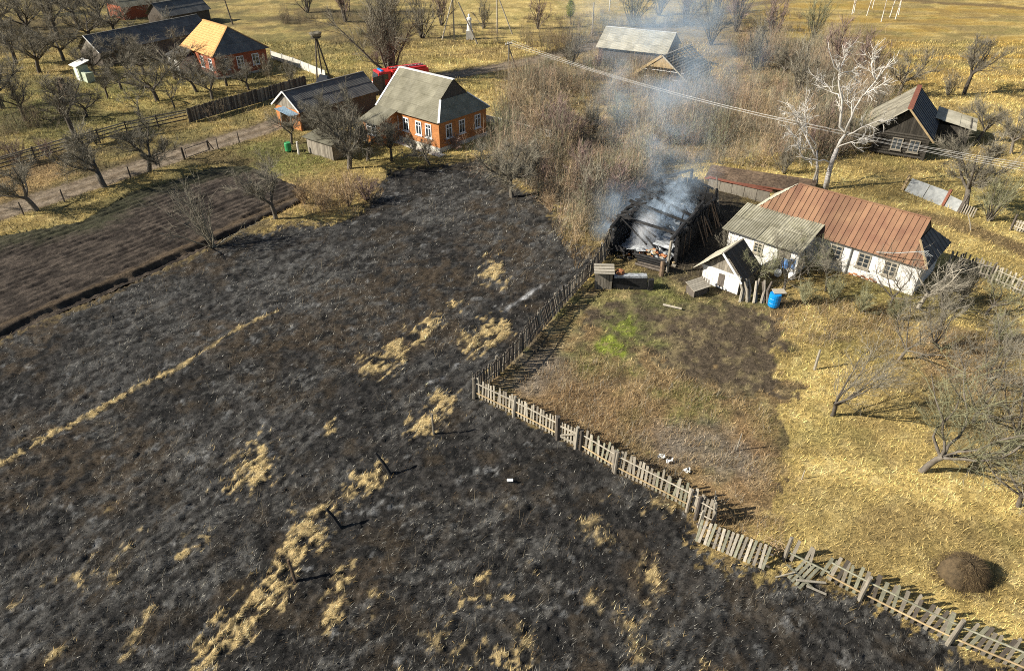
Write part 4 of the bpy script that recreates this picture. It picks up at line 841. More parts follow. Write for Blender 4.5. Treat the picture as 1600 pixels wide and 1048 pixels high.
# ------------------------------------------------------------------ fences
def picket_mesh(h, w_, th, mat, point=False, name='picket'):
    if point: return MB().hexa([(-w_ / 2, 0, 0), (w_ / 2, 0, 0), (w_ / 2, 0, h - .07), (0, 0, h), (-w_ / 2, 0, h - .07)], [(-w_ / 2, th, 0), (w_ / 2, th, 0), (w_ / 2, th, h - .07), (0, th, h), (-w_ / 2, th, h - .07)]).mesh(name, mat)
    return MB().box(-w_ / 2, w_ / 2, 0, th, 0, h).mesh(name, mat)
def picket_fence(name, label, pts, h=1.25, step=.2, w_=.1, mats=None, rails=(.3, .95), posts=(), rail_m=None, post_m=None, lean=0.0, leanf=None, gaps=(), post_h=1.3, railr=.07, cat='fence', zoff=.05, seed=1, railside=-1, lowrail_m=None, tiltj=.05, hj=.08):
    rnd = random.Random(seed); pts = [Vector(p) for p in pts]; o = pts[0]
    F_ = empty(name, (o.x, o.y, 0), 0, label, cat); mats = mats or [m_wood, m_wood, m_woodg]
    meshes = [picket_mesh(h * k, w_ * j, .025, m, pt) for m in mats for k, j, pt in ((1, 1, False), (.95, 1.1, False), (1.04, .9, True))]
    cum = [0]
    for a, b in zip(pts, pts[1:]): cum.append(cum[-1] + (b - a).length)
    def at(s):
        s = min(max(s, 0), cum[-1] - 1e-6)
        for i in range(len(pts) - 1):
            if s <= cum[i + 1]: t = (s - cum[i]) / (cum[i + 1] - cum[i]); return pts[i].lerp(pts[i + 1], t), (pts[i + 1] - pts[i]).normalized()
    lf = leanf or (lambda s: lean)
    s = step * .5
    while s < cum[-1]:
        if not any(a < s < b for a, b in gaps):
            p, d = at(s); c = link('picket', rnd.choice(meshes), None, F_); an = math.atan2(d.y, d.x)
            c.location = (p.x - o.x, p.y - o.y, zoff + rnd.uniform(-.04, .04)); c.rotation_euler = (lf(s), rnd.gauss(0, tiltj), an); c.scale = (1, 1, 1 + rnd.uniform(-hj, hj))
        s += step * rnd.uniform(.92, 1.08)
    for zi, z in enumerate(rails):
        s = 0
        while s < cum[-1] - .1:
            e = min(s + 2.4, cum[-1]); 
            for a, b in gaps:
                if a < (s + e) / 2 < b: break
            else:
                q = []
                for k in range(3):
                    p, d = at(s + (e - s) * k / 2); nrm = Vector((-d.y, d.x, 0)); off = nrm * (-math.sin(lf(s + (e - s) * k / 2)) * z + railside * .035)
                    q.append(Vector((p.x - o.x, p.y - o.y, zoff + z * math.cos(lf(s)))) + off)
                MB().tube(q, [railr * .6] * 3, 5).build('rail', (lowrail_m if zi == 0 and lowrail_m else rail_m) or m_woodp, F_)
            s = e
    for s in posts:
        p, d = at(s); nrm = Vector((-d.y, d.x, 0)); l = lf(s) * .7 + rnd.uniform(-.06, .06); b = Vector((p.x - o.x, p.y - o.y, -.25)) + nrm * railside * .11
        MB().tube([b, b - nrm * math.sin(l) * .7 + Vector((0, 0, .8)), b - nrm * math.sin(l) * post_h + Vector((rnd.uniform(-.05, .05), 0, post_h + .25))], [.09, .085, .075], 7).build('post', post_m or rnd.choice([m_wood, m_woodd, m_woodp]), F_)
    return F_
# near fence, bottom right
f1 = [P(1290, 905), P(1340, 932), P(1475, 1000), P(1600, 1052), P(1740, 1115)]
picket_fence('picket_fence', 'mossy grey picket fence running out of the bottom right corner', f1, 1.65, .235, .125, [m_woodg, m_wood, m_woodg, m_woodd], rails=(.35, 1.15), posts=(1.35, 4.45, 7.6), post_h=1.6, rail_m=m_woodg, lowrail_m=m_rail, lean=.10, post_m=m_wood, seed=3)
# stub with leaning posts, left of it
picket_fence('broken_fence', 'short broken picket section with a leaning post near the fallen boards', [P(1222, 870), P(1292, 905)], 1.05, .24, .12, [m_woodg, m_wood], rails=(.35,), posts=(.1,), rail_m=m_woodg, lean=-.25, gaps=((.35, .7), (1.1, 1.35)), post_h=1.2, post_m=m_wood, seed=8, tiltj=.12, hj=.25)
# fallen picket panel hanging towards the burn
fp = [P(1090, 838), P(1195, 882)]
FP = empty('fallen_fence_panel', (fp[0].x, fp[0].y, 0), 0, 'toppled picket panel lying against the bank at the edge of the burn', 'fence'); d = fp[1] - fp[0]; n = 16; dn = d.normalized(); nn = Vector((dn.y, -dn.x, 0))
for k in range(n):
    p = d * (k / (n - 1)); a = p - nn * .35 + Vector((0, 0, .75 + random.uniform(-.06, .06))); b = p + nn * .38 + dn * random.uniform(-.05, .05) + Vector((0, 0, .12))
    MB().beam(a, b, .115, .03).build('picket', [m_woodg, m_wood, m_woodp][k % 3], FP)
for t in (.25, .78):
    a = -nn * .35 * (1 - t) + nn * .38 * t; z = .72 * (1 - t) + .12 * t + .02; MB().beam(a - dn * .2 + Vector((0, 0, z - .05)), d + a + dn * .2 + Vector((0, 0, z - .05)), .07, .05).build('rail', m_woodd, FP)
MB().beam((.15, .5, .0), (.2, .45, 1.1), .12, .1).build('post', m_woodp, FP)
# loose board pile
lp0 = P(1252, 898); LP = empty('board_pile', (lp0.x, lp0.y, 0), R(38), 'heap of greenish broken fence boards lying by the gap', 'boards')
for k in range(4): MB().beam((-.75 + k * .03, -.35 + k * .18, .16), (.7, -.3 + k * .18, .24), .12, .03).build('board', m_woodg, LP)
MB().beam((-.35, -.7, .2), (-.2, .6, .22), .09, .03).build('board', m_woodg, LP); MB().beam((-.6, -.1, .28), (.35, -.85, .12), .1, .03).build('board', m_woodp, LP); MB().beam((-.5, -.5, .26), (-.1, -1.15, .1), .09, .03).build('board', m_woodp, LP); MB().beam((-1.0, .55, .1), (-.35, .15, .3), .05, .04).build('board', m_woodp, LP)
br0 = P(1205, 862); BR = empty('brushwood', (br0.x, br0.y, 0), 0, 'small heap of dry sticks beside the broken fence post', 'sticks')
for k in range(26):
    a = random.uniform(0, 3.14); l = random.uniform(.3, .8); c = Vector((random.gauss(0, .3), random.gauss(0, .2), random.uniform(.05, .3))); q = Vector((math.cos(a), math.sin(a), random.uniform(-.2, .2))) * l / 2
    MB().tube([c - q, c + q], [.012, .008], 4).build('stick', m_twigt, BR)
# middle fence with gate
f3 = [P(742, 620), P(805, 650), P(868, 683)]
picket_fence('picket_fence', 'pale picket fence left of the gate, meeting the dark fence at a corner', f3, 1.22, .2, .1, [m_woodp, m_wood, m_woodp], rails=(.3, .92), posts=(0.02, 2.65), rail_m=m_woodp, lowrail_m=m_rail, seed=5, lean=-.05)
GT = empty('garden_gate', (*P(872, 686)[:2], 0), math.atan2(P(899, 699).y - P(872, 686).y, P(899, 699).x - P(872, 686).x), 'small wooden gate with diagonal brace between two stout posts', 'gate')
for k in range(5): MB().box(.14 + k * .18, .23 + k * .18, 0, .03, .08, 1.2).build('picket', m_woodp, GT)
for a, b in (((.08, -.03, .3), (1.02, -.03, .3)), ((.08, -.03, .95), (1.02, -.03, .95)), ((.1, -.035, .35), (1.0, -.035, .9))): MB().beam(a, b, .05, .08).build('rail', m_woodp, GT)
MB().tube([(0, -.05, -.2), (-.03, -.05, 1.5)], [.14, .12], 7).build('post', m_woodd, GT); MB().tube([(1.08, -.1, -.2), (1.13, -.08, 1.45)], [.1, .09], 7).build('post', m_woodp, GT); MB().tube([(1.3, 0, -.2), (1.32, 0, 1.3)], [.11, .1], 7).build('post', m_woodd, GT)
f3b = [P(906, 702), P(970, 741), P(1045, 780), P(1094, 806)]
picket_fence('picket_fence', 'long pale picket fence right of the gate above the burnt ground', f3b, 1.25, .2, .115, [m_woodp, m_wood, m_wood, m_woodg], rails=(.28, .93), posts=(2.1, 2.2, 5.95), rail_m=m_woodp, lowrail_m=m_rail, seed=6, lean=-.08, tiltj=.07, hj=.14)
f3c = [P(1086, 808), P(1112, 822), P(1116, 800)]
picket_fence('fence_end', 'weathered picket fence end turning the corner by the fallen panel', f3c, 1.3, .22, .11, [m_woodp, m_wood], rails=(.3, .95), posts=(.05, .95), rail_m=m_woodp, seed=9, lean=-.1)
# long dark fence from the corner up to the barn
f4 = [P(742, 620), P(785, 582), P(826, 540), P(862, 500), P(905, 452), P(930, 425), P(952, 398), P(960, 372)]
picket_fence('picket_fence', 'long leaning dark picket fence between the burn and the garden', f4, 1.35, .155, .1, [m_woodd, m_wood, m_woodd], rails=(.4, 1.1), posts=(2.3, 4.9, 7.4, 10, 12.6, 15.2, 18, 20.5), rail_m=m_wood, post_m=m_wood, leanf=lambda s: -.10 + .16 * math.sin(s * .55), seed=7, railside=1)
# three-rail fence, far left
rl = [P(-60, 290), P(0, 268), P(110, 236), P(200, 210), P(294, 190)]
RF = empty('rail_fence', (rl[0].x, rl[0].y, 0), 0, 'dark wooden rail fence along the orchard on the far left', 'fence')
for a, b in zip(rl, rl[1:]):
    n = max(1, int((b - a).length / 3))
    for k in range(n):
        p = a.lerp(b, k / n) - rl[0]; q = a.lerp(b, (k + 1) / n) - rl[0]
        for z in (.3, .65, 1.0, 1.25): MB().beam((p.x, p.y, z + random.uniform(-.05, .05)), (q.x, q.y, z + random.uniform(-.05, .05)), .05, .11).build('rail', m_wood if z > .9 else m_woodd, RF)
        MB().tube([(p.x, p.y, -.2), (p.x, p.y, 1.4)], [.08, .07], 6).build('post', m_woodd, RF)
sl = [P(296, 192), P(350, 176), P(415, 158), P(480, 138)]
SF = empty('board_fence', (sl[0].x, sl[0].y, 0), 0, 'solid dark grey board fence along the village road', 'fence')
for a, b in zip(sl, sl[1:]):
    n = int((b - a).length / .16)
    for k in range(n):
        p = a.lerp(b, (k + .03) / n) - sl[0]; q = a.lerp(b, (k + .97) / n) - sl[0]; h = 1.55 + random.uniform(-.08, .08)
        MB().beam((p.x, p.y, h / 2), (q.x, q.y, h / 2), .03, h).build('board', m_woodd if random.random() < .6 else m_wood, SF)
# pale slab fences
def slab_fence(label, pts, h, n_m=2.2):
    F_ = empty('concrete_fence', (pts[0].x, pts[0].y, 0), 0, label, 'fence')
    for a, b in zip(pts, pts[1:]):
        n = max(1, int((b - a).length / n_m))
        for k in range(n):
            p = a.lerp(b, k / n) - pts[0]; q = a.lerp(b, (k + .95) / n) - pts[0]; MB().beam((p.x, p.y, h / 2), (q.x, q.y, h / 2), .1, h + random.uniform(-.05, .05)).build('panel', m_concrete, F_)
            MB().beam((p.x, p.y, -.1), (p.x, p.y, h + .1), .16, .16).build('post', m_concrete, F_)
slab_fence('pale slab fence beside the tiled house near the nest', [P(425, 92), P(460, 104), P(510, 124)], 1.1)
slab_fence('low pale slab fence running right from the brick house', [P(758, 190), P(800, 200), P(850, 213), P(905, 226)], .75)
# picket fences beside the white house
picket_fence('picket_fence', 'shaded picket fence right of the white house gable', [P(1478, 418), P(1545, 438)], 1.3, .2, .11, [m_woodd, m_wood], rails=(.3, .95), posts=(.1, 3), seed=21, rail_m=m_wood)
picket_fence('picket_fence', 'sunlit picket fence with wire panel at the right edge', [P(1548, 440), P(1592, 460), P(1660, 485)], 1.2, .2, .1, [m_woodp, m_wood], rails=(.25, .9), posts=(.1, 2.4), seed=22, rail_m=m_woodp)
picket_fence('fence_remnant', 'small leftover of grey picket fence by the right edge track', [P(1578, 358), P(1600, 366)], .9, .2, .1, [m_wood, m_woodp], rails=(.3, .7), posts=(.1,), seed=23)
# single posts
def post(px, py, h, lean, label, mat, r_=.07, cat='post', group=None, name='wooden_post'):
    p = P(px, py); z = gz(p.x, p.y); o = MB().tube([(0, 0, -.3), (lean[0] * .55, lean[1] * .55, h * .55), (lean[0], lean[1], h)], [r_ * 1.1, r_, r_ * .85], 7).build(name, mat)
    o.location = (p.x, p.y, z); return tag(o, label, cat, group)
post(678, 679, 1.25, (-.02, .05), 'straight grey post standing in the burnt field nearest the fence corner', m_wood, .055)
post(614, 741, 1.15, (-.75, .25), 'black charred post tilting left in the middle of the burn', m_char, .075)
post(537, 825, 1.05, (-.65, .2), 'charred post tilting left beside the biggest straw tuft', m_char, .075)
post(462, 908, 1.25, (-.12, .1), 'scorched thin post nearest the bottom of the burnt field', m_charb, .06)
post(1273, 576, 1.3, (.05, .1), 'pale stub post in the golden grass right of the garden', m_woodp, .075)
post(1150, 703, 1.1, (.12, .05), 'thin pale stake in the grey weeds of the garden', m_woodp, .03)
post(1253, 747, .55, (.03, .02), 'short thin stake low in the golden grass', m_woodp, .025)
post(1519, 361, 1.1, (-.5, .4), 'thin pale pole leaning beside the track behind the white house', m_woodp, .04)
post(1268, 292, 2.0, (.18, .1), 'pale straight post left of the birch trunk', m_woodp, .10)
ROADP = [(38, 337, 'leftmost roadside post beside the leaning tree'), (101, 316, 'roadside post left of the roadside tree'), (205, 280, 'roadside post right of the roadside tree'), (250, 261, 'roadside post left of the metal frame'), (341, 233, 'roadside post just right of the metal frame'), (374, 222, 'rightmost roadside post towards the brick house')]
for px, py, l in ROADP: post(px, py, 1.15, (random.uniform(-.05, .05), 0), 'thin dark ' + l, m_woodd, .06, group='posts along the road')
fr = P(292, 248); f2 = P(326, 236); FR = empty('frame_gate', (fr.x, fr.y, 0), math.atan2(f2.y - fr.y, f2.x - fr.x), 'open gate frame of thin bars beside the road', 'gate'); l = (f2 - fr).length
for a, b in (((0, 0, .05), (0, 0, .95)), ((l, 0, .05), (l, 0, .95)), ((0, 0, .95), (l, 0, .95)), ((0, 0, .1), (l, 0, .1))): MB().beam(a, b, .06, .06).build('bar', m_woodd, FR)
MB().tube([(-.25, 0, -.2), (-.3, 0, 1.2)], [.12, .1], 6).build('post', m_woodd, FR); MB().beam((l + .15, 0, 0), (l + .05, 0, 1.1), .1, .1).build('post', m_woodd, FR); MB().beam((l + .6, 0, 0), (l + .1, 0, 1.0), .08, .08).build('brace', m_woodd, FR)

# ------------------------------------------------------------------ poles, wires, stork nest, monument
def util_pole(px, py, h, label, brace=None, arm=True, mat=None, lean=(0, 0)):
    p = P(px, py); U = empty('utility_pole', (p.x, p.y, 0), 0, label, 'pole'); mat = mat or m_wood
    MB().tube([(0, 0, -.3), (lean[0], lean[1], h)], [.13, .1], 7).build('mast', mat, U)
    if brace: MB().tube([(brace[0], brace[1], -.2), (lean[0] * .8, lean[1] * .8, h * .88)], [.11, .09], 7).build('brace', mat, U)
    if arm:
        MB().beam((lean[0] - .45, lean[1] - .55, h - .2), (lean[0] + .45, lean[1] + .55, h - .2), .08, .1).build('crossarm', m_woodd, U)
        for s in (-.5, -.2, .2, .5): MB().tube([(lean[0] + s * .8, lean[1] + s, h - .15), (lean[0] + s * .8, lean[1] + s, h + .05)], [.03, .035], 6).build('insulator', m_wframe, U)
    return p
pa = util_pole(795, 127, 4.75, 'wooden utility pole with brace carrying wires over the thicket', (1.6, 1.0))
util_pole(777, 53, 7, 'tall pale utility pole at the top centre', (2.6, -.5), mat=m_woodp)
util_pole(710, 62, 7, 'grey utility pole with long brace left of the white monument', (-2.0, -.5), mat=m_woodp)
util_pole(748, 70, 6, 'slanting pole leaning left over the white monument', None, False, m_wood, (-3.0, .5))
util_pole(925, 56, 5, 'thin pale pole right of the green sapling', None, False, m_woodp)
util_pole(952, 18, 5, 'pale concrete pole behind the fan-shaped willow', None, False, m_concrete)
util_pole(364, 38, 4, 'dark thin pole beyond the tiled house', None, False, m_woodd, (-.6, 0))
pb = P(1760, 292, 5.8); pb.z = 0; U2 = empty('utility_pole', pb, 0, 'utility pole beyond the right edge carrying the thicket wires', 'pole'); MB().tube([(0, 0, -.3), (0, 0, 6)], [.13, .1], 7).build('mast', m_wood, U2); MB().beam((-.45, -.55, 5.8), (.45, .55, 5.8), .08, .1).build('crossarm', m_woodd, U2)
for k, s in enumerate((-.5, -.2, .2, .5)):
    a = Vector((pa.x + s * .8, pa.y + s, 4.8 + .1 * (k % 2))); b = Vector((pb.x + s * .8, pb.y + s, 5.85 + .3 * (k % 2))); pts = []
    for i in range(15):
        t = i / 14; q = a.lerp(b, t); q.z -= 1.3 * 4 * t * (1 - t) * (.9 + .1 * k); pts.append(q)
    tag(MB().tube(pts, [.011] * 15, 4).build('wire', m_wire), ['rearmost', 'second rearmost', 'second nearest', 'nearest'][k] + ' of the four pale wires crossing above the thicket', 'wire', 'power wires')
sn = P(505, 126); SN = empty('nest_tripod', (sn.x, sn.y, 0), 0, 'tall two-legged stand carrying a stork nest', 'stand')
MB().tube([(-.75, -.2, -.1), (-.2, 0, 5.3)], [.11, .09], 7).build('leg', m_woodd, SN); MB().tube([(1.0, .2, -.1), (-.1, .1, 5.3)], [.11, .09], 7).build('leg', m_woodd, SN); MB().tube([(-.4, 1.6, -.1), (-.15, .15, 5.2)], [.11, .09], 7).build('leg', m_woodd, SN)
MB().box(-.7, .4, -.45, .65, 5.25, 5.35).build('platform', m_woodd, SN)
ns = MB()
for k in range(220):
    a = random.uniform(0, 6.283); rr = .62 + random.gauss(0, .12); z = random.uniform(0, .6); c = Vector((math.cos(a) * rr * (.7 + .5 * z), math.sin(a) * rr * (.7 + .5 * z), z)); t = Vector((-math.sin(a), math.cos(a), random.uniform(-.4, .4))) * random.uniform(.2, .45)
    ns.tube([c - t, c + t], [.018, .01], 3)
ns.lathe([(.2, 0), (.65, .15), (.8, .5), (.5, .5), (.1, .35)], 12)
NS = ns.build('stork_nest', m_twigd); NS.location = (sn.x - .15, sn.y + .1, 5.35); tag(NS, 'round dark stork nest of sticks on top of the tall stand', 'nest')
mo = P(734, 62); MO = empty('monument', (mo.x, mo.y, 0), 0, 'small white monument figure on a plinth at the top centre', 'monument')
MB().box(-.55, .55, -.5, .5, -.1, 1.4).build('plinth', m_concrete, MO)
MB().lathe([(.42, 1.4), (.38, 2.0), (.3, 2.6), (.42, 3.0), (.36, 3.25), (.12, 3.35), (.2, 3.55), (.19, 3.7), (.05, 3.82)], 10).build('figure', m_white, MO)
# green tarp heap near the nest
tp = P(507, 132); tag(MB().hexa([(-1.2, -.8, 0), (1.2, -.8, 0), (1.2, .9, 0), (-1.2, .9, 0)], [(-.5, -.3, 1.1), (.5, -.35, .9), (.45, .4, 1.0), (-.5, .3, 1.2)]).build('covered_stack', m_metald), 'dark covered stack at the foot of the nest stand', 'stack').location = tp

# ------------------------------------------------------------------ fire truck
def truck():
    p = P(588, 143); T = empty('fire_truck', (p.x, p.y, 0), R(30), 'red fire truck with white bumper parked behind the brick house', 'truck')
    b = MB().hexa([(-.1, -1.15, .75), (1.9, -1.15, .75), (1.9, 1.15, .75), (-.1, 1.15, .75)], [(.25, -1.1, 2.75), (1.9, -1.1, 2.75), (1.9, 1.1, 2.75), (.25, 1.1, 2.75)]).build('cab', m_red, T)
    MB().hexa([(.06, -1.0, 1.75), (.06, 1.0, 1.75), (.2, .95, 2.55), (.2, -.95, 2.55)], [(-.0, -1.0, 1.75), (-.0, 1.0, 1.75), (.14, .95, 2.55), (.14, -.95, 2.55)]).build('windscreen', m_glass, b)
    for s in (-1, 1): MB().box(.5, 1.5, s * 1.13 - .02, s * 1.13 + .02, 1.75, 2.45).build('side_window', m_glass, b)
    MB().box(2.05, 7.4, -1.2, 1.2, .85, 2.6).build('body', m_red, T)
    MB().box(2.2, 7.2, -1.0, -.55, 2.6, 2.85).build('locker', m_red, T); MB().box(2.2, 7.2, .55, 1.0, 2.6, 2.85).build('locker', m_red, T)
    l = MB().beam((2.3, -.25, 2.9), (7.3, -.25, 2.9), .05, .08).build('ladder', m_metalp, T); MB().beam((2.3, .25, 2.9), (7.3, .25, 2.9), .05, .08).build('ladder_rail', m_metalp, l)
    for k in range(10): MB().beam((2.5 + k * .5, -.25, 2.9), (2.5 + k * .5, .25, 2.9), .04, .04).build('rung', m_metalp, l)
    MB().box(2.06, 7.38, -1.215, -1.201, 1.3, 1.5).build('stripe', m_wframe, T); MB().box(-.3, -.1, -1.15, 1.15, .55, .95).build('bumper', m_wframe, T)
    MB().box(.0, 7.4, -.5, .5, .5, .8).build('chassis', m_black, T)
    for s in (-.75, .75): MB().lathe([(.12, 0), (.12, .06)], 10).build('headlight', m_wframe, T).matrix_local = Matrix.Translation((-.12, s, 1.15)) @ Matrix.Rotation(-R(90), 4, 'Y')
    MB().box(.7, 1.0, -.8, .8, 2.75, 2.92).build('light_bar', m_blue, T)
    T.scale = (.92, .92, .88)
    for x in (.95, 4.9, 6.2):
        for s in (-1, 1):
            wv = MB().lathe([(.5, -.15), (.52, -.1), (.52, .1), (.5, .15)], 18).build('wheel', m_black, T); wv.matrix_local = Matrix.Translation((x, s * 1.0, .5)) @ Matrix.Rotation(R(90), 4, 'X')
            MB().lathe([(.26, -.17), (.24, .17)], 12).build('rim', m_metalp, wv)
truck()

# ------------------------------------------------------------------ small things
bb = P(1208, 478); tag(MB().lathe([(.30, 0), (.36, .06), (.38, .3), (.36, .33), (.38, .36), (.38, .62), (.36, .65), (.38, .68), (.37, .92), (.3, .95)], 18).build('barrel', m_blue), 'bright blue plastic barrel in front of the leaning logs', 'barrel').location = (bb.x, bb.y, 0)
tag(MB().box(-.4, .4, -.3, .3, 0, .03).build('loose_board', m_woodp), 'pale board lying on the blue barrel', 'board').location = (bb.x + .25, bb.y + .2, .97)
gb = P(451, 236); tag(MB().lathe([(.28, 0), (.32, .05), (.33, .8), (.3, .85)], 14).build('barrel', m_green), 'green barrel standing left of the low shed', 'barrel').location = (gb.x, gb.y, 0)
wp = P(467, 240); tag(MB().tube([(0, 0, -.1), (0, 0, 1.2)], [.12, .1], 7).build('birch_stump', m_birch), 'white trunk stub beside the green barrel', 'stump').location = wp
lg = P(1049, 481); tag(MB().tube([(-.5, .25, .1), (.6, -.3, .12)], [.08, .06], 7).build('log', m_woodp), 'pale log lying in the upper garden', 'log').location = lg
cn = P(797, 753); tag(MB().tube([(-.14, 0, .08), (.14, -.02, .1)], [.075, .075], 10).build('can', m_wframe), 'white can lying alone on the burnt ground', 'can').location = (cn.x, cn.y, gz(cn.x, cn.y))
for (px, py, l, m, s) in ((1046, 723, 'white plastic rag lying behind the long picket fence', m_wframe, .17), (1072, 738, 'pale crumpled bag next to the white rag by the fence', m_trim, .15), (1033, 716, 'small pinkish scrap left of the white rag', m_trim, .16)):
    p = P(px, py); mb = MB(); g = 6
    for i in range(g):
        for j in range(g): mb.v.append(((i / (g - 1) - .5) * 2 * s + random.uniform(-.06, .06), (j / (g - 1) - .5) * 1.4 * s + random.uniform(-.06, .06), random.uniform(.08, .25)))
    for i in range(g - 1):
        for j in range(g - 1): a = i * g + j; mb.f.append((a, a + g, a + g + 1, a + 1))
    o = mb.build('rag', m); o.location = (p.x, p.y, .0); tag(o, l, 'litter')
# washing on a line beside the wing
c0 = P(1222, 436)
WL = empty('washing_line', (c0.x, c0.y, 0), R(-10), 'short washing line with two poles in front of the white wing', 'line')
MB().tube([(-.9, 0, 0), (-.9, 0, 1.7)], [.04, .035], 6).build('pole', m_wood, WL); MB().tube([(1.1, 0, 0), (1.1, 0, 1.7)], [.04, .035], 6).build('pole', m_wood, WL); MB().tube([(-.9, 0, 1.68), (.1, 0, 1.55), (1.1, 0, 1.68)], [.012] * 3, 4).build('cord', m_wire, WL)
mb = MB(); g = 7
for i in range(g):
    for j in range(g): mb.v.append(((i / (g - 1) - .5) * .95, .08 * math.sin(i * 1.9) + .05 * j / g, 1.56 - .75 * j / (g - 1) + random.uniform(-.02, .02)))
for i in range(g - 1):
    for j in range(g - 1): a = i * g + j; mb.f.append((a, a + g, a + g + 1, a + 1))
o = mb.build('blue_cloth', m_bluecl); o.location = (c0.x + .15, c0.y, 0); o.rotation_euler = (0, 0, R(-10)); tag(o, 'blue cloth hanging on the washing line', 'cloth')
for k, (px, py) in enumerate(((1236, 436), (1214, 432))):
    p = P(px, py); o = MB().lathe([(.12, 0), (.22, .1), (.26, .35), (.2, .5)], 10).build('bucket', m_wframe); o.location = (p.x, p.y, 0); tag(o, ['white bucket right below the blue cloth', 'white bucket left of the blue cloth'][k], 'bucket')
# hay mound
hm = P(1505, 900); mb = MB(); n, m = 26, 9
HM = empty('hay_mound', (hm.x, hm.y, 0), 0, 'dark old hay mound in the golden grass at lower right', 'mound')
for j in range(m):
    t = j / (m - 1) * math.pi / 2
    for i in range(n):
        a = 2 * math.pi * i / n; rr = .98 * math.cos(t) ** .8 * (1 + .16 * math.sin(2 * a + 1) + .1 * math.sin(5 * a + 3 * t) + random.uniform(-.06, .06)) + .02; mb.v.append((rr * math.cos(a) * 1.12 - .15 * math.sin(t), rr * math.sin(a), 1.05 * math.sin(t) * (1 + .08 * math.sin(3 * a)) + random.uniform(-.03, .03)))
for j in range(m - 1):
    for i in range(n): k = (i + 1) % n; mb.f.append((j * n + i, j * n + k, (j + 1) * n + k, (j + 1) * n + i))
mb.build('heap', m_hay, HM, True); HM.scale = (.78, .78, .85)
N_ = 9000; a = RNG.uniform(0, 6.283, N_); t = np.arcsin(RNG.uniform(0, 1, N_)); rr = .95 * np.cos(t) ** .7
base = np.stack([rr * np.cos(a), rr * np.sin(a), 1.15 * np.sin(t)], 1)
_l = RNG.random(N_) < .25; base[_l] = np.stack([np.cos(a[_l]) * RNG.uniform(.8, 1.7, _l.sum()), np.sin(a[_l]) * RNG.uniform(.8, 1.5, _l.sum()), RNG.uniform(.02, .14, _l.sum())], 1)
V, Fc, C = blades(base, a + RNG.normal(0, .5, N_), RNG.uniform(1.3, 2.2, N_), RNG.uniform(.1, .35, N_), RNG.uniform(.008, .018, N_), jit(pick(a, [(.10, .07, .04), (.19, .135, .07), (.055, .04, .025)], [4, 3, 3])))
tag(link('hay_stalks', tri_mesh('hay_stalks', V, Fc, m_blade, C), None, HM), kind='stuff')

# ------------------------------------------------------------------ leafless trees and bushes
def rot_dir(d, ang, az):
    d = d.normalized(); a = Vector((0, 0, 1)) if abs(d.z) < .9 else Vector((1, 0, 0)); x = d.cross(a).normalized(); y = d.cross(x)
    return (d * math.cos(ang) + (x * math.cos(az) + y * math.sin(az)) * math.sin(ang)).normalized()
class Tree:
    def __init__(s, seed): s.r = random.Random(seed); s.T = MB(); s.C = MB(); s.tw = []
    def limb(s, p, d, length, r0, r1, wander, up, n, mb, sides):
        pts = [Vector(p)]; dirs = []; d = Vector(d).normalized()
        for i in range(n):
            d = (d + Vector((s.r.gauss(0, wander), s.r.gauss(0, wander), s.r.gauss(0, wander) + up))).normalized(); dirs.append(d); pts.append(pts[-1] + d * (length / n))
        mb.tube(pts, [r0 + (r1 - r0) * i / n for i in range(n + 1)], sides, cap=False); return pts, dirs
    def twigs(s, pts, dirs, k, l0, l1, ang, up, w_):
        for _ in range(k):
            i = s.r.randrange(len(dirs)); t = s.r.random(); p = pts[i].lerp(pts[i + 1], t); d = rot_dir(dirs[i], s.r.uniform(*ang), s.r.uniform(0, 6.283)); d.z += up; s.tw.append((p, d.normalized(), s.r.uniform(l0, l1), w_))
    def finish(s, name, barkm, twigm):
        tm = s.T.mesh(name + '_trunk', barkm, True) if s.T.v else None
        V = list(s.C.v); Fc = list(s.C.f)
        for p, d, l, w_ in s.tw:
            q = rot_dir(d, 1.57, s.r.uniform(0, 6.28)); m = p + d * l * .5 + Vector((s.r.gauss(0, .05), s.r.gauss(0, .05), s.r.gauss(0, .03))) * l * 1.5; n = len(V)
            V += [tuple(p - q * w_ / 2), tuple(p + q * w_ / 2), tuple(m + q * w_ * .35), tuple(m - q * w_ * .35), tuple(p + d * l + (m - p - d * l * .5) * .3)]
            Fc += [(n, n + 1, n + 2, n + 3), (n + 3, n + 2, n + 4)]
        me = bpy.data.meshes.new(name + '_crown'); me.from_pydata(V, [], Fc); me.materials.append(twigm)
        return tm, me
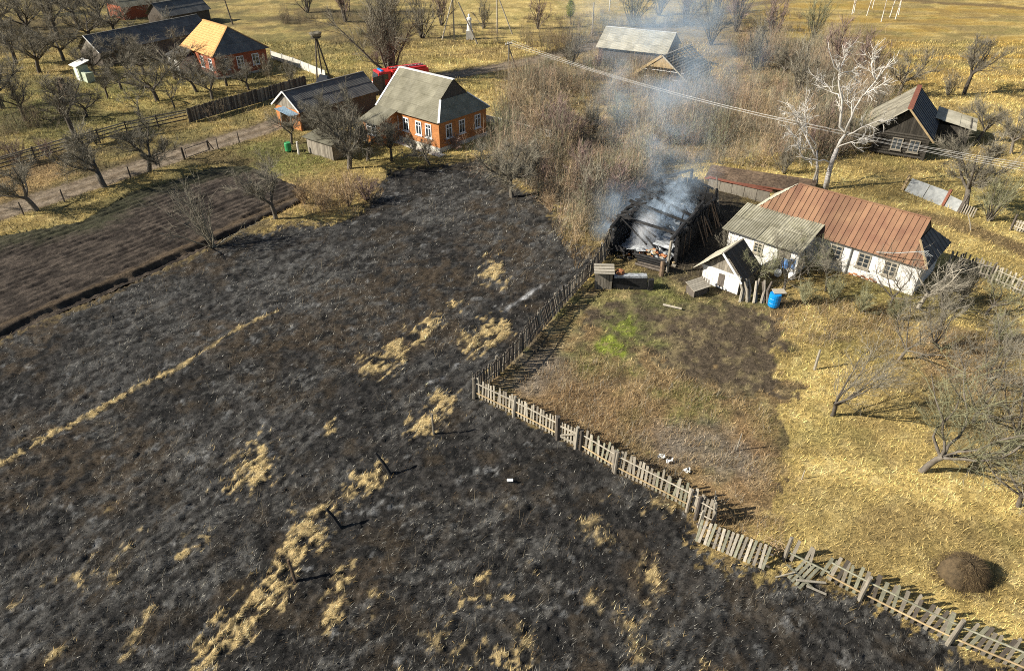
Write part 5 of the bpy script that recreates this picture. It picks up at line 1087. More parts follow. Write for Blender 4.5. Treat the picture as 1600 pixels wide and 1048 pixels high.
def apple(seed, H=4.5, r0=.16, barkm=None, twigm=None, nlimb=5, spread=(.5, 1.05), dens=1.0, trunk=.28, up=.10, tw=.016):
    t = Tree(seed); rr = t.r
    pts, dirs = t.limb((0, 0, -.2), (rr.gauss(0, .1), rr.gauss(0, .1), 1), H * trunk + .2, r0, r0 * .75, .08, .02, 3, t.T, 7)
    for i in range(nlimb):
        az = 6.283 * i / nlimb + rr.uniform(-.4, .4); st = pts[-1].lerp(pts[-2], rr.uniform(0, .5))
        d = rot_dir(Vector((0, 0, 1)), rr.uniform(*spread), az); L = H * rr.uniform(.42, .62)
        lp, ld = t.limb(st, d, L, r0 * .55, r0 * .14, .17, up, 6, t.T, 5)
        for j in range(7):
            k = rr.randrange(1, 6); d2 = rot_dir(ld[k], rr.uniform(.5, 1.2), rr.uniform(0, 6.28)); d2.z += .25; L2 = L * rr.uniform(.3, .6)
            bp, bd = t.limb(lp[k], d2, L2, r0 * .18, r0 * .06, .18, .06, 4, t.C, 3)
            t.twigs(bp, bd, int(18 * dens), .25, .7, (.3, 1.1), .3, tw)
            for m in range(int(4 * dens)):
                q = rr.randrange(1, 4); d3 = rot_dir(bd[q], rr.uniform(.4, 1.1), rr.uniform(0, 6.28)); d3.z += .2
                cp, cd = t.limb(bp[q], d3, L2 * rr.uniform(.35, .6), r0 * .07, r0 * .035, .2, .05, 3, t.C, 3); t.twigs(cp, cd, int(22 * dens), .18, .6, (.3, 1.2), .25, tw)
    return t.finish('tree', barkm or m_bark, twigm or m_twig)
def near(seed, nlimb):
    "open wispy fruit tree for close range"
    t = Tree(seed); rr = t.r; H = 4.6; r0 = .10
    pts, dirs = t.limb((0, 0, -.2), (rr.gauss(0, .12), rr.gauss(0, .12), 1), H * .24, r0, r0 * .8, .12, .0, 4, t.T, 8)
    for i in range(nlimb):
        az = 6.283 * i / nlimb + rr.uniform(-.5, .5); d = rot_dir(Vector((0, 0, 1)), rr.uniform(.45, 1.2), az); L = H * rr.uniform(.55, .85)
        lp, ld = t.limb(pts[-1].lerp(pts[-2], rr.random()), d, L, r0 * .5, r0 * .1, .2, .07, 8, t.T, 6)
        for j in range(9):
            k = rr.randrange(1, 8); d2 = rot_dir(ld[k], rr.uniform(.4, 1.1), rr.uniform(0, 6.28)); d2.z += .2; L2 = L * rr.uniform(.25, .6)
            bp, bd = t.limb(lp[k], d2, L2, r0 * .15, r0 * .05, .22, .05, 5, t.C, 3); t.twigs(bp, bd, 9, .2, .8, (.3, 1.1), .25, .011)
            for m in range(3):
                q = rr.randrange(1, 5); d3 = rot_dir(bd[q], rr.uniform(.4, 1.1), rr.uniform(0, 6.28)); d3.z += .15
                cp, cd = t.limb(bp[q], d3, L2 * rr.uniform(.35, .7), r0 * .07, r0 * .03, .24, .04, 4, t.C, 3); t.twigs(cp, cd, 8, .15, .6, (.3, 1.2), .2, .010)
    return t.finish('tree', m_bark, m_twigo if seed == 91 else m_twig)
def fan(seed, H=6, stems=14, barkm=None, twigm=None, spread=.75, r0=.08, dens=1.0, tw=.02, wob=.09, sub=7):
    t = Tree(seed); rr = t.r
    for i in range(stems):
        a = rr.uniform(0, 6.283); an = abs(rr.gauss(0, spread * .6)); d = rot_dir(Vector((0, 0, 1)), min(an, 1.3), a); L = H * rr.uniform(.65, 1.05) * (1 - .22 * min(an, 1))
        p = Vector((math.cos(a) * .12 * H * .2, math.sin(a) * .12 * H * .2, -.1))
        lp, ld = t.limb(p, d, L, r0 * rr.uniform(.6, 1), r0 * .12, wob, .03, 7, t.T, 4)
        for j in range(sub):
            k = rr.randrange(2, 7); d2 = rot_dir(ld[k], rr.uniform(.2, .75), rr.uniform(0, 6.28)); L2 = L * rr.uniform(.15, .38)
            bp, bd = t.limb(lp[k], d2, L2, r0 * .2, r0 * .06, .12, .05, 3, t.C, 3); t.twigs(bp, bd, int(11 * dens), .06 * H, .16 * H, (.2, .8), .15, tw)
        t.twigs(lp, ld, int(10 * dens), .05 * H, .14 * H, (.3, 1.0), .15, tw)
    return t.finish('tree', barkm or m_bark, twigm or m_twig)
PROTO = {
 'a1': apple(1, dens=1.4, tw=.012), 'a2': apple(2, nlimb=4, dens=1.3, tw=.012), 'a3': apple(3, spread=(.3, .8), dens=1.3, tw=.012), 'a4': apple(4, nlimb=6, spread=(.6, 1.2), dens=1.4, tw=.012),
 'd1': apple(11, barkm=m_barkd, twigm=m_twigd, dens=1.15, tw=.012), 'd2': apple(12, barkm=m_barkd, twigm=m_twigd, nlimb=6, dens=1.15, tw=.012), 'd3': apple(13, barkm=m_barkd, twigm=m_twigd, spread=(.25, .8), trunk=.35, dens=1.15, tw=.012),
 's1': apple(21, nlimb=3, spread=(.3, .7), dens=.55, r0=.09), 's2': apple(22, nlimb=3, spread=(.35, .9), dens=.5, r0=.09),
 'w1': fan(31, 6, 16, spread=.5, dens=1.2), 'w2': fan(32, 6, 18, spread=.75, dens=1.3, twigm=m_twigo),
 'b1': fan(41, 2.6, 18, twigm=m_twigt, barkm=m_twigt, r0=.035, spread=.8, tw=.016), 'b2': fan(42, 2.6, 20, twigm=m_twigp, barkm=m_twigp, r0=.035, spread=.9, tw=.016), 'b3': fan(43, 2.6, 18, twigm=m_twig, barkm=m_twig, r0=.04, spread=.9, tw=.016), 'b4': fan(44, 2.6, 16, twigm=m_twigo, barkm=m_twigo, r0=.04, spread=1.0, tw=.016, dens=1.4),
 'f1': fan(51, 4.5, 20, twigm=m_twig, barkm=m_twig, r0=.05, spread=.85, tw=.016, dens=.8),
 'p1': fan(61, 6, 10, twigm=m_twigp, barkm=m_bark, r0=.09, spread=.55, dens=1.5, tw=.028), 'p2': fan(62, 6, 12, twigm=m_twig, barkm=m_bark, r0=.09, spread=.65, dens=1.5, tw=.028),
 'big': fan(71, 11, 22, twigm=m_twig, barkm=m_bark, r0=.20, spread=.62, dens=2.6, tw=.022, sub=14),
 'n1': near(91, 6), 'n2': near(92, 5), 'n3': near(93, 5),
 'dead': apple(81, 4.0, .12, twigm=m_woodp, barkm=m_woodp, nlimb=5, dens=.35, spread=(.5, 1.2)),
}
NAT = dict(n=4.6, a=4.6, d=4.6, s=4.0, w=6.0, b=2.4, f=4.4, p=6.0)
def tree(px, py, key, h, label, lean=(0, 0), rz=None, cat='tree', name='bare_tree', group=None, wide=1.0):
    p = P(px, py); h = h * (1.22 if key[0] in 'adspn' else 1.1); nat = 11.0 if key == 'big' else 4.0 if key == 'dead' else NAT[key[0]]; s = h / nat
    o = empty(name, (p.x, p.y, -.02), 0, label, cat, group); o.scale = (s * wide, s * wide, s)
    o.rotation_euler = (lean[1], lean[0], random.uniform(0, 6.28) if rz is None else rz)
    if lean != (0, 0): o.rotation_mode = 'ZYX' if False else 'XYZ'; o.rotation_euler = Matrix.Rotation(lean[0], 3, 'Y').to_4x4().to_euler() if False else (lean[1], lean[0], 0)
    tm, cm = PROTO[key]
    if tm: link('trunk' if cat == 'tree' else 'stems', tm, None, o)
    link('crown' if cat == 'tree' else 'twigs', cm, None, o); return o
LT_ = 'trees of the left orchard'
for a in [
 (163, 293, 'a3', 5.2, 'roadside bare tree leaning left above the ploughed field', (-.28, 0)), (232, 268, 'a1', 4.4, 'low spreading bare tree on the verge right of the leaning tree', (.1, 0)),
 (57, 330, 'a2', 4.2, 'bare tree leaning left at the left end of the road', (-.45, 0)), (120, 216, 'd3', 5.6, 'tall bare tree by the rail fence on the left', (-.1, 0)),
 (247, 159, 'd1', 5.0, 'dark apple tree in the middle of the left orchard', (-.1, 0)), (273, 170, 's1', 3.2, 'small bare tree just above the rail fence end', (0, 0)),
 (308, 144, 'd2', 4.0, 'dark rounded tree left of the tiled house wall', (-.08, 0)), (331, 155, 'a2', 3.6, 'thin apple tree before the dark board fence', (-.1, 0)),
 (216, 182, 's2', 2.8, 'slim sapling in the left orchard above the rail fence', (-.2, 0)), (136, 184, 'd1', 3.4, 'low crooked tree between the stove and the rail fence', (.15, 0)),
 (170, 155, 'd3', 2.8, 'small tree left of the middle apple tree', (0, 0)), (62, 114, 'd2', 5.6, 'broad dark tree left of the pale green booth', (0, 0)), (5, 170, 'd1', 6.0, 'dark tree cut by the left edge below the top corner', (0, 0)),
 (92, 62, 'd3', 6.6, 'tall dark tree behind the broad orchard tree', (0, 0)), (142, 70, 'd1', 6.0, 'dark tree left of the long barn end', (0, 0)), (45, 60, 'd2', 6.5, 'dark tree near the top left corner, second from the edge', (0, 0)), (8, 48, 'd1', 7, 'dark tree in the top left corner', (0, 0)),
 (120, 38, 'd2', 6.5, 'dark tree left of the far cottage', (0, 0)), (70, 22, 'd1', 7, 'dark tree high on the left in front of the top edge', (0, 0)), (160, 40, 'd3', 5.5, 'dark tree just below the far cottage', (0, 0)),
 (150, 118, 'd2', 4.0, 'bushy dark tree right of the pale green booth', (0, 0)), (275, 125, 'd1', 5.2, 'dark tree in front of the long barn wall', (0, 0)), (225, 118, 'd2', 4.0, 'low dark tree before the long barn roof', (0, 0)), (388, 141, 'a2', 3.2, 'pale twiggy tree before the red brick wall', (-.25, 0)),
 (205, 75, 'p2', 3.5, 'grey scrub clump behind the long barn', (0, 0)), (245, 30, 'p2', 4.5, 'grey tree right of the far cottage', (0, 0)), (270, 62, 'p2', 4.0, 'grey tree above the long barn ridge', (0, 0)), (25, 100, 'd3', 5.5, 'dark tree left of the broad orchard tree', (0, 0)), (100, 95, 'd1', 5.0, 'dark tree right behind the broad orchard tree', (0, 0)), (30, 25, 'd3', 6.5, 'dark tree at the top edge, third from the left corner', (0, 0)), (180, 55, 'd1', 5, 'dark tree between the far cottage and the long barn', (0, 0)), (195, 100, 'd2', 4, 'dark tree at the near end of the long barn', (0, 0)), (40, 190, 'd3', 4.2, 'dark crooked tree right of the left edge tree', (0, 0)), (190, 140, 'd1', 3.6, 'dark low tree right of the booth in mid orchard', (0, 0)), (355, 135, 'd3', 3.4, 'small dark tree in front of the red brick corner', (0, 0)), (150, 225, 'b3', 1.6, 'low scrub at the foot of the tall tree by the rail fence', (0, 0))]:
    tree(*a[:5], lean=a[5], group=LT_, wide=1.25)
for a in [
 (430, 342, 'a2', 4.6, 'bare tree at the edge between ploughed field and burn', (-.2, 0)), (800, 308, 'a4', 5.0, 'pale grey bushy tree at the top of the burnt field', (-.1, 0)),
 (545, 262, 'a1', 6.0, 'large tangled tree in front of the outbuilding', (0, 0)), (575, 250, 'a4', 4.6, 'grey tree left of the porch of the brick house', (0, 0)), (520, 232, 'a3', 5.0, 'grey tree behind the low shed', (0, 0)), (500, 215, 'a1', 3.8, 'grey tree beside the lean-to', (0, 0)),
 (672, 258, 'd1', 3.0, 'small dark apple tree before the orange wall', (-.35, 0)), (612, 252, 'd3', 3.2, 'small dark tree before the porch corner', (0, 0)), (455, 225, 'a2', 3.2, 'thin tree left of the lean-to', (0, 0)),
 (790, 232, 'w2', 4.4, 'dense olive grey bush tree right of the brick house', (0, 0)), (1404, 150, 'd1', 5.2, 'bare round tree behind the dark house', (0, 0)), (1506, 148, 'd3', 6.0, 'dark twisted tree alone on the meadow', (.1, 0)),
 (1524, 222, 'a2', 4.2, 'small bare tree right of the dark house annex', (.15, 0)), (1508, 328, 'a3', 6.0, 'bare tree beside the sheet screen', (.1, 0)), (1545, 345, 'w2', 4.0, 'dense scrubby tree right of the sheet screen', (0, 0)),
 (1303, 648, 'n2', 4.4, 'apple tree leaning right in the golden grass', (.45, .1)), (1440, 735, 'n1', 6.0, 'large spreading apple tree on the right with long shadow', (.35, .1)), (1570, 700, 'n3', 5.0, 'apple tree by the right edge behind the spreading tree', (.2, 0)), (1555, 610, 'n2', 4.2, 'thin apple tree near the right edge halfway down', (-.1, 0)), (1405, 560, 'n3', 3.6, 'small slim tree above the spreading apple tree', (.2, 0)), (1590, 790, 'n3', 4.2, 'low tree at the right edge below the spreading apple tree', (-.3, 0)),
 (1520, 660, 'n3', 4.2, 'apple tree just behind the large spreading one', (-.2, 0)),
 (1470, 545, 'n2', 3.8, 'slim bare tree between the garden and right edge', (-.15, 0)), (1580, 240, 'a1', 4, 'bare tree at the right edge near the wires', (0, 0)), (1540, 490, 'n1', 3.2, 'dark low tree under the sunlit picket fence', (.35, 0)),
 (1435, 482, 'dead', 4.0, 'dead pale branching tree at the white house corner', (.35, 0)), (1390, 478, 'n3', 3.6, 'bare tree before the right window of the white house', (-.1, 0)),
 (1180, 445, 'n1', 3.0, 'tangled tree over the small shed roof', (0, 0)), (1225, 452, 'n2', 3.4, 'tangled grey tree beside the blue cloth', (0, 0)), (1262, 430, 'n1', 3.0, 'dark tangled tree at the corner of the white wing', (0, 0)), (1290, 455, 's1', 2.8, 'thin tree before the first window of the white house', (0, 0))]:
    tree(*a[:5], lean=a[5])
tree(612, 122, 'big', 11.5, 'huge fan-shaped bare tree rising behind the brick house')
tree(333, 385, 'f1', 5.2, 'wide fan of pale bare branches at the lower edge of the ploughed field', lean=(-.18, 0))
tree(988, 42, 'w2', 8.0, 'fan-shaped pollard willow behind the grey barn', wide=1.1)
for k, (px, py, key, h, l) in enumerate([(840, 45, 'p1', 5, 'left of the green sapling'), (660, 60, 'p2', 7, 'left of the monument poles'), (540, 35, 'p1', 7, 'above the huge fan-shaped tree on its left'), (690, 40, 'p1', 6, 'behind the pole with long brace'), (480, 20, 'p2', 6, 'at the top edge left of the huge tree'), (1070, 40, 'p1', 8, 'right of the pollard willow'), (1110, 70, 'p2', 7.5, 'behind the ruined house ridge'), (1150, 50, 'p1', 8, 'behind the ruined house on its right'), (1205, 70, 'p1', 7, 'right of the smoke near the pale strip'), (1270, 62, 'w2', 6.5, 'olive and round at the meadow edge'), (1300, 125, 'p1', 7, 'behind the white birch'), (1345, 140, 'p1', 6.5, 'right behind the white birch'), (1250, 150, 'p2', 6, 'left behind the white birch'), (1180, 110, 'p2', 6, 'between the ruined house and the birch'), (755, 45, 'p2', 4.5, 'between the two braced poles'), (1030, 25, 'p2', 7, 'behind the smoke at the top'), (600, 20, 'p1', 6, 'at the top edge behind the huge tree'), (1120, 20, 'p1', 7, 'near the top edge right of the smoke')]):
    tree(px, py, key, h, 'purplish grey bare tree ' + l, group='bare trees along the far lane')
for k, (px, py, key, h, l) in enumerate([(505, 330, 'b1', 2.2, 'tan bush at the upper edge of the burn'), (545, 322, 'b1', 2.5, 'reddish tan bush right of it at the burn edge'), (572, 312, 'b2', 2.2, 'pinkish bush nearest the charred ground'), (475, 318, 'b1', 1.8, 'low tan bush beside the ploughed field corner'), (712, 235, 'b2', 1.8, 'pink twiggy bush under the shaded brick gable'), (648, 236, 'b3', 1.2, 'low grey bush in front of the orange wall'), (1300, 470, 'b4', 1.8, 'olive bush below the white wall'), (1345, 485, 'b4', 1.7, 'olive bush under the middle window'), (1255, 475, 'b4', 1.6, 'olive bush right of the blue barrel'), (1500, 470, 'b3', 2.2, 'grey thorny bush under the shaded picket fence'), (1470, 480, 'b3', 2.0, 'grey bush beside the dead pale tree'), (1400, 500, 'b4', 1.6, 'olive bush below the dead pale tree'), (1555, 530, 'b4', 1.8, 'olive bush near the right edge'), (1480, 150, 'b3', 2.5, 'dark bush at the foot of the twisted tree'), (1225, 270, 'b3', 2.6, 'dark bush left of the birch'), (420, 120, 'b3', 2.5, 'dark bush behind the board fence'), (455, 128, 'b3', 2.4, 'dark bush left of the nest stand'), (392, 100, 'b3', 2.2, 'dark bush right of the tiled house'), (590, 100, 'b2', 2.2, 'brown bush left of the fire truck'), (25, 255, 'b2', 2.2, 'brown scrub by the rail fence at the left edge'), (75, 245, 'b2', 1.8, 'brown scrub below the rail fence'), (1375, 225, 'b1', 2.6, 'tan bush before the dark house wall'), (1135, 395, 'b3', 1.8, 'grey brush heap between burnt barn and white wing'), (860, 330, 'b1', 1.6, 'tan bush at the right top of the burnt field')]):
    tree(px, py, key, h, 'leafless ' + l, cat='bush', name='bush')
rt = random.Random(77); kk = 0; TKP = G((770, 250), (800, 135), (850, 100), (935, 100), (1060, 150), (1130, 150), (1200, 80), (1290, 80), (1370, 100), (1365, 235), (1230, 255), (1100, 245), (985, 290), (955, 350), (880, 330))
while kk < 46:
    x_, y_ = rt.uniform(770, 1370), rt.uniform(85, 345); w3 = P(x_, y_)
    if rt.random() < (y_ + 218) / 560 and inpoly(np.array([w3.x]), np.array([w3.y]), TKP)[0]:
        tree(x_, y_, rt.choice(['p1', 'p2', 'f1', 'w2', 'b3', 'b2', 'b1', 'b4', 'a3']), rt.uniform(2.4, 4.2), 'leafless grey brown bush standing in the thicket behind the burnt barn', cat='bush', name='thicket_bush', group='bushes of the thicket'); kk += 1
# slim birches on the meadow
BM = Tree(90)
lp, ld = BM.limb((0, 0, -.2), (0, 0, 1), 5.5, .09, .03, .03, 0, 6, BM.T, 6)
for j in range(14):
    k = BM.r.randrange(2, 6); d2 = rot_dir(ld[k], BM.r.uniform(.3, .7), BM.r.uniform(0, 6.28)); bp, bd = BM.limb(lp[k], d2, BM.r.uniform(.5, 1.2), .02, .008, .1, .02, 3, BM.C, 3); BM.twigs(bp, bd, 8, .2, .5, (.3, .8), 0, .014)
bm_t, bm_c = BM.finish('slim_birch', m_birch, m_twigt)
for k, (px, py, l) in enumerate(((1331, 24, 'leftmost'), (1334, 22, 'second from left'), (1354, 26, 'third from left'), (1363, 14, 'rear middle'), (1377, 34, 'frontmost'), (1390, 28, 'third from right'), (1399, 31, 'second from right'), (1404, 24, 'rightmost'))):
    p = P(px, py); o = empty('slim_birch', (p.x, p.y, 0), random.uniform(0, 6), l + ' of the slim white birches on the far meadow', 'tree', 'slim birches on the meadow'); o.scale = (1, 1, random.uniform(.9, 1.2)); o.rotation_euler = (random.uniform(-.06, .06), random.uniform(-.02, .15), random.uniform(0, 6))
    link('trunk', bm_t, None, o); link('crown', bm_c, None, o)
# yellow-green sapling
sg = P(890, 53); SG = empty('green_sapling', (sg.x, sg.y, 0), 0, 'slim sapling with yellow green crown near the top centre', 'tree')
MB().tube([(0, 0, -.1), (.05, 0, 4.2)], [.06, .03], 5).build('trunk', m_barkd, SG)
N_ = 1400; a = RNG.uniform(0, 6.283, N_); zz = RNG.uniform(2.6, 5.0, N_); rr = RNG.uniform(0, 1, N_) ** .5 * .75 * np.sin(np.clip((zz - 2.5) / 2.6, 0, 1) * np.pi) ** .7
V, Fc, C = blades(np.stack([rr * np.cos(a), rr * np.sin(a), zz], 1), a, RNG.uniform(.4, 1.6, N_), RNG.uniform(.15, .4, N_), RNG.uniform(.05, .1, N_), jit(np.tile(np.array((.22, .25, .03)), (N_, 1))))
link('crown', tri_mesh('sapling_crown', V, Fc, m_blade, C), None, SG)

# ------------------------------------------------------------------ dead white birches
def birch(name, label, base, limbs, trunk, seed, r0):
    t = Tree(seed); rr = t.r; o = P(*base); y0 = o.y
    E_ = empty(name, (o.x, o.y, 0), 0, label, 'tree')
    lo = MB(); tp = [PY(px, py, y0 + dy) - o for px, py, dy in trunk]; tp[0].z = -.2
    lo.tube(tp, [r0 * (1 - .35 * i / (len(tp) - 1)) for i in range(len(tp))], 8); lo.build('trunk', m_birchlow, E_, True)
    for r1, pts in limbs:
        q = [PY(px, py, y0 + dy) - o for px, py, dy in pts]; p2 = []
        for i in range(len(q) - 1):
            p2.append(q[i]); m = (q[i] + q[i + 1]) / 2; m += Vector((rr.gauss(0, .12), rr.gauss(0, .12), rr.gauss(0, .1))); p2.append(m)
        p2.append(q[-1]); n = len(p2); t.T.tube(p2, [r1 * .8 * (1 - .8 * i / (n - 1)) for i in range(n)], 6)
        for j in range(10):
            i = rr.randrange(n // 3, n - 1); d = rot_dir((p2[i + 1] - p2[i]), rr.uniform(.4, 1.0), rr.uniform(0, 6.28)); d.z += .15
            bp, bd = t.limb(p2[i], d, rr.uniform(.6, 1.7), r1 * .3, .012, .2, .0, 4, t.C, 4)
            for m in range(3): k = rr.randrange(1, 4); cp, cd = t.limb(bp[k], rot_dir(bd[k], rr.uniform(.4, 1.0), rr.uniform(0, 6.28)), rr.uniform(.3, .9), .02, .008, .2, -.03, 3, t.C, 3); t.twigs(cp, cd, 3, .1, .4, (.4, 1), -.1, .014)
    tm, cm = t.finish(name, m_birch, m_birch); link('limbs', tm, None, E_); link('crown', cm, None, E_)
birch('dead_birch', 'tall dead white birch with forked bare limbs above the rusty roof', (1290, 294), [
 (.17, [(1308, 232, 0), (1322, 208, .1), (1314, 180, .2), (1312, 140, .3), (1312, 112, .3), (1300, 92, .2), (1294, 66, .1)]), (.08, [(1312, 112, .3), (1320, 92, .6), (1316, 70, .8)]),
 (.13, [(1320, 210, .1), (1330, 185, -.5), (1345, 155, -1), (1370, 125, -1.4), (1393, 92, -1.6)]), (.09, [(1345, 155, -1), (1365, 140, -1.8), (1390, 125, -2.2)]), (.08, [(1368, 125, -1.4), (1362, 100, -1), (1357, 82, -.8)]), (.07, [(1330, 185, -.5), (1330, 160, .4), (1338, 136, .7)]), (.06, [(1328, 172, .4), (1324, 150, .9), (1324, 133, 1.2)]),
 (.09, [(1322, 212, .1), (1345, 200, -.8), (1370, 190, -1.2), (1384, 184, -1.3)]), (.08, [(1312, 155, .3), (1300, 145, 1), (1285, 130, 1.5), (1275, 118, 1.8)]), (.07, [(1310, 118, .3), (1330, 112, 1.2), (1350, 110, 1.5)]),
 (.08, [(1308, 232, 0), (1330, 222, -1), (1345, 217, -1.5), (1362, 218, -1.8)]), (.09, [(1298, 255, 0), (1280, 252, -.4), (1258, 250, -.8), (1250, 238, -.9), (1245, 215, -1), (1232, 205, -1)])],
 [(1290, 294, 0), (1294, 275, 0), (1300, 252, 0), (1308, 232, 0)], 5, .26)
birch('dead_birch', 'smaller whitish dead tree left of the tall birch', (1277, 288), [
 (.10, [(1276, 250, 0), (1260, 215, .3), (1250, 195, .5), (1245, 180, .5), (1228, 160, .5)]), (.08, [(1260, 215, .3), (1256, 190, 1), (1262, 170, 1.3), (1265, 160, 1.4)]), (.08, [(1276, 235, 0), (1265, 212, -.5), (1257, 200, -.6), (1252, 185, -.8)]), (.06, [(1250, 200, .5), (1240, 178, 0), (1222, 178, -.2)]), (.06, [(1276, 232, 0), (1255, 232, -.5), (1240, 215, -.8), (1226, 207, -1)])],
 [(1277, 288, 0), (1277, 268, 0), (1276, 235, 0)], 6, .14)

# ------------------------------------------------------------------ thicket: a mass of thin stems nobody could count
TK = G((762, 262), (800, 240), (775, 200), (800, 135), (850, 95), (930, 92), (985, 110), (1060, 150), (1130, 135), (1135, 80), (1200, 75), (1290, 70), (1370, 95), (1380, 170), (1365, 240), (1230, 262), (1180, 262), (1110, 255), (1040, 255), (985, 310), (955, 365), (900, 380), (862, 335), (835, 300))
TK2 = [G((560, 40), (700, 40), (790, 45), (790, 70), (640, 78), (560, 60)), G((1060, 10), (1240, 20), (1310, 60), (1250, 78), (1130, 70)), G((800, 30), (950, 20), (950, 80), (820, 85)), G((420, 105), (470, 110), (480, 122), (400, 128)), G((770, 160), (900, 190), (880, 240), (770, 230)), G((760, 250), (770, 180), (860, 185), (840, 270)), G((900, 30), (1180, 30), (1180, 60), (920, 55)), G((1200, 262), (1280, 262), (1280, 290), (1230, 288)), G((-40, 40), (150, 30), (160, 60), (-40, 80)), G((150, 45), (260, 40), (262, 55), (150, 66)), G((440, 20), (560, 20), (560, 40), (440, 44)), G((-30, 235), (100, 225), (110, 245), (-30, 290)), G((10, 192), (115, 176), (118, 202), (10, 220)), G((300, 188), (400, 165), (470, 142), (470, 150), (330, 195)), G((190, 220), (270, 198), (280, 205), (200, 232))]
def thicket(name, polys, nclump, lr, seed, label, cols, wts):
    rng = np.random.default_rng(seed)
    allp = [q for p in polys for q in p]; x0, x1 = min(q[0] for q in allp), max(q[0] for q in allp); y0, y1 = min(q[1] for q in allp), max(q[1] for q in allp)
    X = np.zeros(0); Y = np.zeros(0)
    while len(X) < nclump:
        x = rng.uniform(x0, x1, 20000); y = rng.uniform(y0, y1, 20000); k = np.zeros(len(x), bool)
        for p in polys: k |= inpoly(x, y, p)
        k &= rng.random(len(x)) < sst(.40, .58, fbm(x * .28, y * .28, seed, 3)) * .9 + .10; X = np.concatenate([X, x[k]]); Y = np.concatenate([Y, y[k]])
    X = X[:nclump]; Y = Y[:nclump]; cl = fbm(X * .12, Y * .12, seed + 5, 3)
    Hc = rng.uniform(*lr, nclump) * (.5 + 1.0 * sst(.35, .65, cl)); ci = rng.choice(len(cols), nclump, p=np.array(wts) / sum(wts)); Cc = np.array(cols)[ci] * (1 + rng.normal(0, .22, (nclump, 1)))
    ns = rng.integers(9, 26, nclump); idc = np.repeat(np.arange(nclump), ns); n = len(idc); sprd = np.repeat(rng.uniform(.4, 1.0, nclump), ns)
    az = rng.uniform(0, 6.283, n); tl = np.abs(rng.normal(0, 1, n)) * sprd; tl = np.clip(tl, 0, 1.35); L = Hc[idc] * rng.uniform(.55, 1.1, n)
    B = np.stack([X[idc] + rng.normal(0, .18, n), Y[idc] + rng.normal(0, .18, n), np.full(n, -.05)], 1); C0 = np.clip(Cc[idc] * (1 + rng.normal(0, .15, (n, 1))), .01, .6)
    def dirs(a, t): return np.stack([np.cos(a) * np.sin(t), np.sin(a) * np.sin(t), np.cos(t)], 1)
    parts = [blades(B, az, tl, L, np.full(n, .026), C0 * .85)]; D = dirs(az, tl)
    for j in range(5):
        t = rng.uniform(.25, .95, n); b = B + D * (L * t)[:, None]; a2 = az + rng.normal(0, 1.3, n); t2 = np.clip(tl + rng.normal(.35, .7, n), 0, 1.9); L2 = L * rng.uniform(.2, .45, n)
        parts.append(blades(b, a2, t2, L2, np.full(n, .016), C0)); D2 = dirs(a2, t2)
        for m in range(2):
            t3 = rng.uniform(.3, 1, n); parts.append(blades(b + D2 * (L2 * t3)[:, None], a2 + rng.normal(0, 1.2, n), np.clip(t2 + rng.normal(.1, .6, n), 0, 1.7), L2 * rng.uniform(.3, .6, n), np.full(n, .012), np.clip(C0 * 1.12, .01, .6)))
    V = np.concatenate([p[0] for p in parts]); Ca = np.concatenate([p[2] for p in parts]); Fc = np.arange(len(V)).reshape(-1, 3)
    return tag(link(name, tri_mesh(name, V, Fc, m_blade, Ca)), label, 'thicket', kind='stuff')
thicket('thicket', [TK], 2900, (1.0, 3.2), 301, 'dense leafless tan and grey thicket behind the burnt barn', [(.42, .31, .19), (.33, .28, .20), (.23, .205, .15), (.24, .24, .15), (.36, .25, .18), (.14, .125, .09)], [4, 4, 4, 3, 3, 2])
thicket('scrub', TK2, 1000, (.7, 2.4), 302, 'scattered grey brown scrub along lanes and gardens', [(.20, .155, .10), (.15, .125, .09), (.24, .18, .12), (.13, .13, .075)], [3, 3, 2, 2])

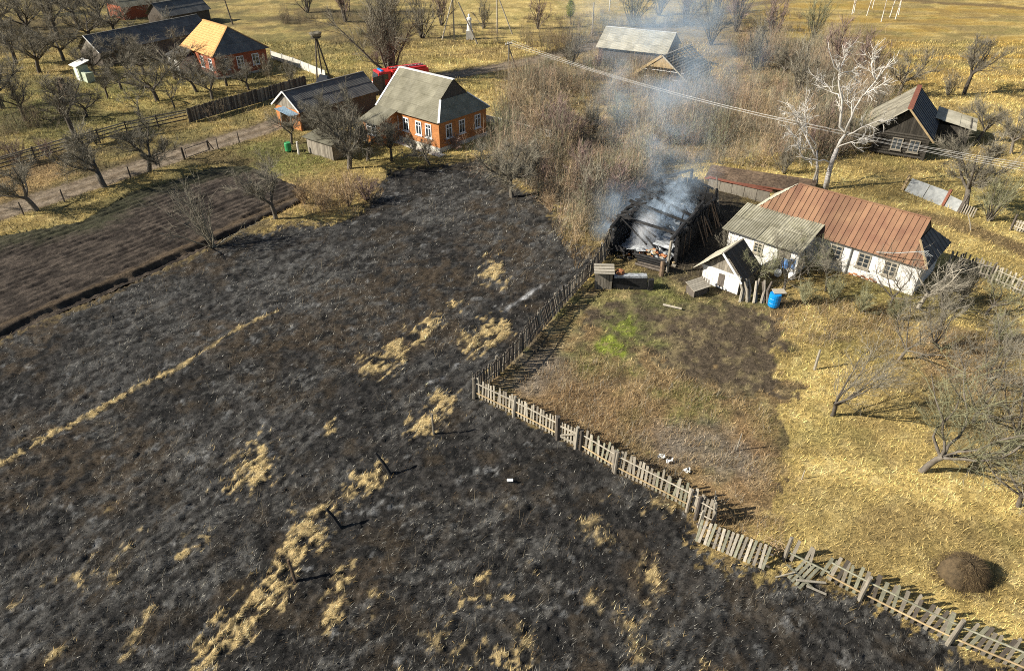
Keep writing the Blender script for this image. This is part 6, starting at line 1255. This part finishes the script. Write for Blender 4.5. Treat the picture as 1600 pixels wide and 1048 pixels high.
# ------------------------------------------------------------------ smoke
def smoke(name, label, loc, rz, dims, axis, dens, nscale, thr, fade, r0, r1, colr, power=1.0):
    "closed box; density = noise x fall-off from a leaning axis; axis = shift of the axis in x,y from bottom to top"
    x, y, z = dims; o = MB().box(-x / 2, x / 2, -y / 2, y / 2, 0, z).build(name, None); o.location = loc; o.rotation_euler = (0, 0, rz)
    m = bpy.data.materials.new(name); m.use_nodes = True; t = m.node_tree; N = t.nodes; N.remove(N['Principled BSDF']); L = t.links.new; out = N['Material Output']
    def mth(op, a, b=None, c=None):
        n = N.new('ShaderNodeMath'); n.operation = op
        for i, v in enumerate((a, b, c)):
            if v is None: continue
            if isinstance(v, (int, float)): n.inputs[i].default_value = v
            else: L(v, n.inputs[i])
        return n.outputs[0]
    tc = N.new('ShaderNodeTexCoord'); sp = N.new('ShaderNodeSeparateXYZ'); L(tc.outputs['Object'], sp.inputs[0])
    h = mth('DIVIDE', sp.outputs[2], z)
    rad = mth('MULTIPLY_ADD', h, r1 - r0, r0)
    ax = mth('DIVIDE', mth('SUBTRACT', sp.outputs[0], mth('MULTIPLY_ADD', h, axis[2], axis[0])), mth('MULTIPLY', rad, axis[4])); ay = mth('DIVIDE', mth('SUBTRACT', sp.outputs[1], mth('MULTIPLY_ADD', h, axis[3], axis[1])), rad)
    d = mth('SQRT', mth('ADD', mth('MULTIPLY', ax, ax), mth('MULTIPLY', ay, ay)))
    fo = N.new('ShaderNodeMapRange'); fo.interpolation_type = 'SMOOTHSTEP'; fo.inputs[1].default_value = 1; fo.inputs[2].default_value = .15; L(d, fo.inputs[0])
    nz = N.new('ShaderNodeTexNoise'); nz.inputs['Scale'].default_value = nscale; nz.inputs['Detail'].default_value = 4; nz.inputs['Distortion'].default_value = .8; L(tc.outputs['Object'], nz.inputs['Vector'])
    nn = N.new('ShaderNodeMapRange'); nn.inputs[1].default_value = thr; nn.inputs[2].default_value = .72; L(nz.outputs[0], nn.inputs[0])
    f1 = N.new('ShaderNodeMapRange'); f1.inputs[1].default_value = 1; f1.inputs[2].default_value = fade; L(h, f1.inputs[0])
    f0 = N.new('ShaderNodeMapRange'); f0.inputs[1].default_value = 0; f0.inputs[2].default_value = .06; L(h, f0.inputs[0])
    de = mth('MULTIPLY', mth('MULTIPLY', mth('MULTIPLY', fo.outputs[0], nn.outputs[0]), mth('POWER', f1.outputs[0], power)), mth('MULTIPLY', f0.outputs[0], dens))
    pv = N.new('ShaderNodeVolumePrincipled'); pv.inputs['Color'].default_value = (*colr, 1); pv.inputs['Anisotropy'].default_value = .1; L(de, pv.inputs['Density']); L(pv.outputs[0], out.inputs['Volume'])
    o.data.materials.append(m); return tag(o, label, 'smoke', kind='stuff')
c_, s_ = math.cos(R(60)), math.sin(R(60))
def bl(x, y): return (11.12 + x * c_ - y * s_, 44.02 + x * s_ + y * c_)
q = bl(5.4, 2.3)
smoke('smoke', 'bluish smoke filling the burnt barn', (q[0], q[1], .3), R(60), (10, 4.2, 3.6), (0, 0, .6, .2, 2.7), 2.6, .9, .46, .3, 1.9, 2.3, (.74, .87, 1.0))
q = bl(1.6, 2.6)
smoke('smoke', 'thick white smoke puff at the near end of the burnt barn', (q[0], q[1], .4), R(60), (3.6, 3.0, 2.6), (0, 0, .4, .1, 1.3), 7.0, 1.1, .36, .2, 1.2, 1.0, (.95, .96, .98))
q = bl(8.0, 3.0)
smoke('smoke', 'thin blue smoke plume rising and drifting from the burnt barn', (q[0] - 2.0, q[1] + 1, 1.6), 0, (30, 16, 20), (2.0, 0, -1.5, 1.5, 1.4), .36, .26, .45, .05, 2.8, 9.0, (.66, .82, 1.0), .45)
q = bl(4.5, 5.6)
smoke('smoke', 'low blue smoke creeping left of the burnt barn wall', (q[0], q[1], .1), R(60), (10, 4.6, 3.6), (0, 0, .5, .6, 2.2), .9, .45, .40, .2, 2.1, 2.1, (.66, .82, 1.0))
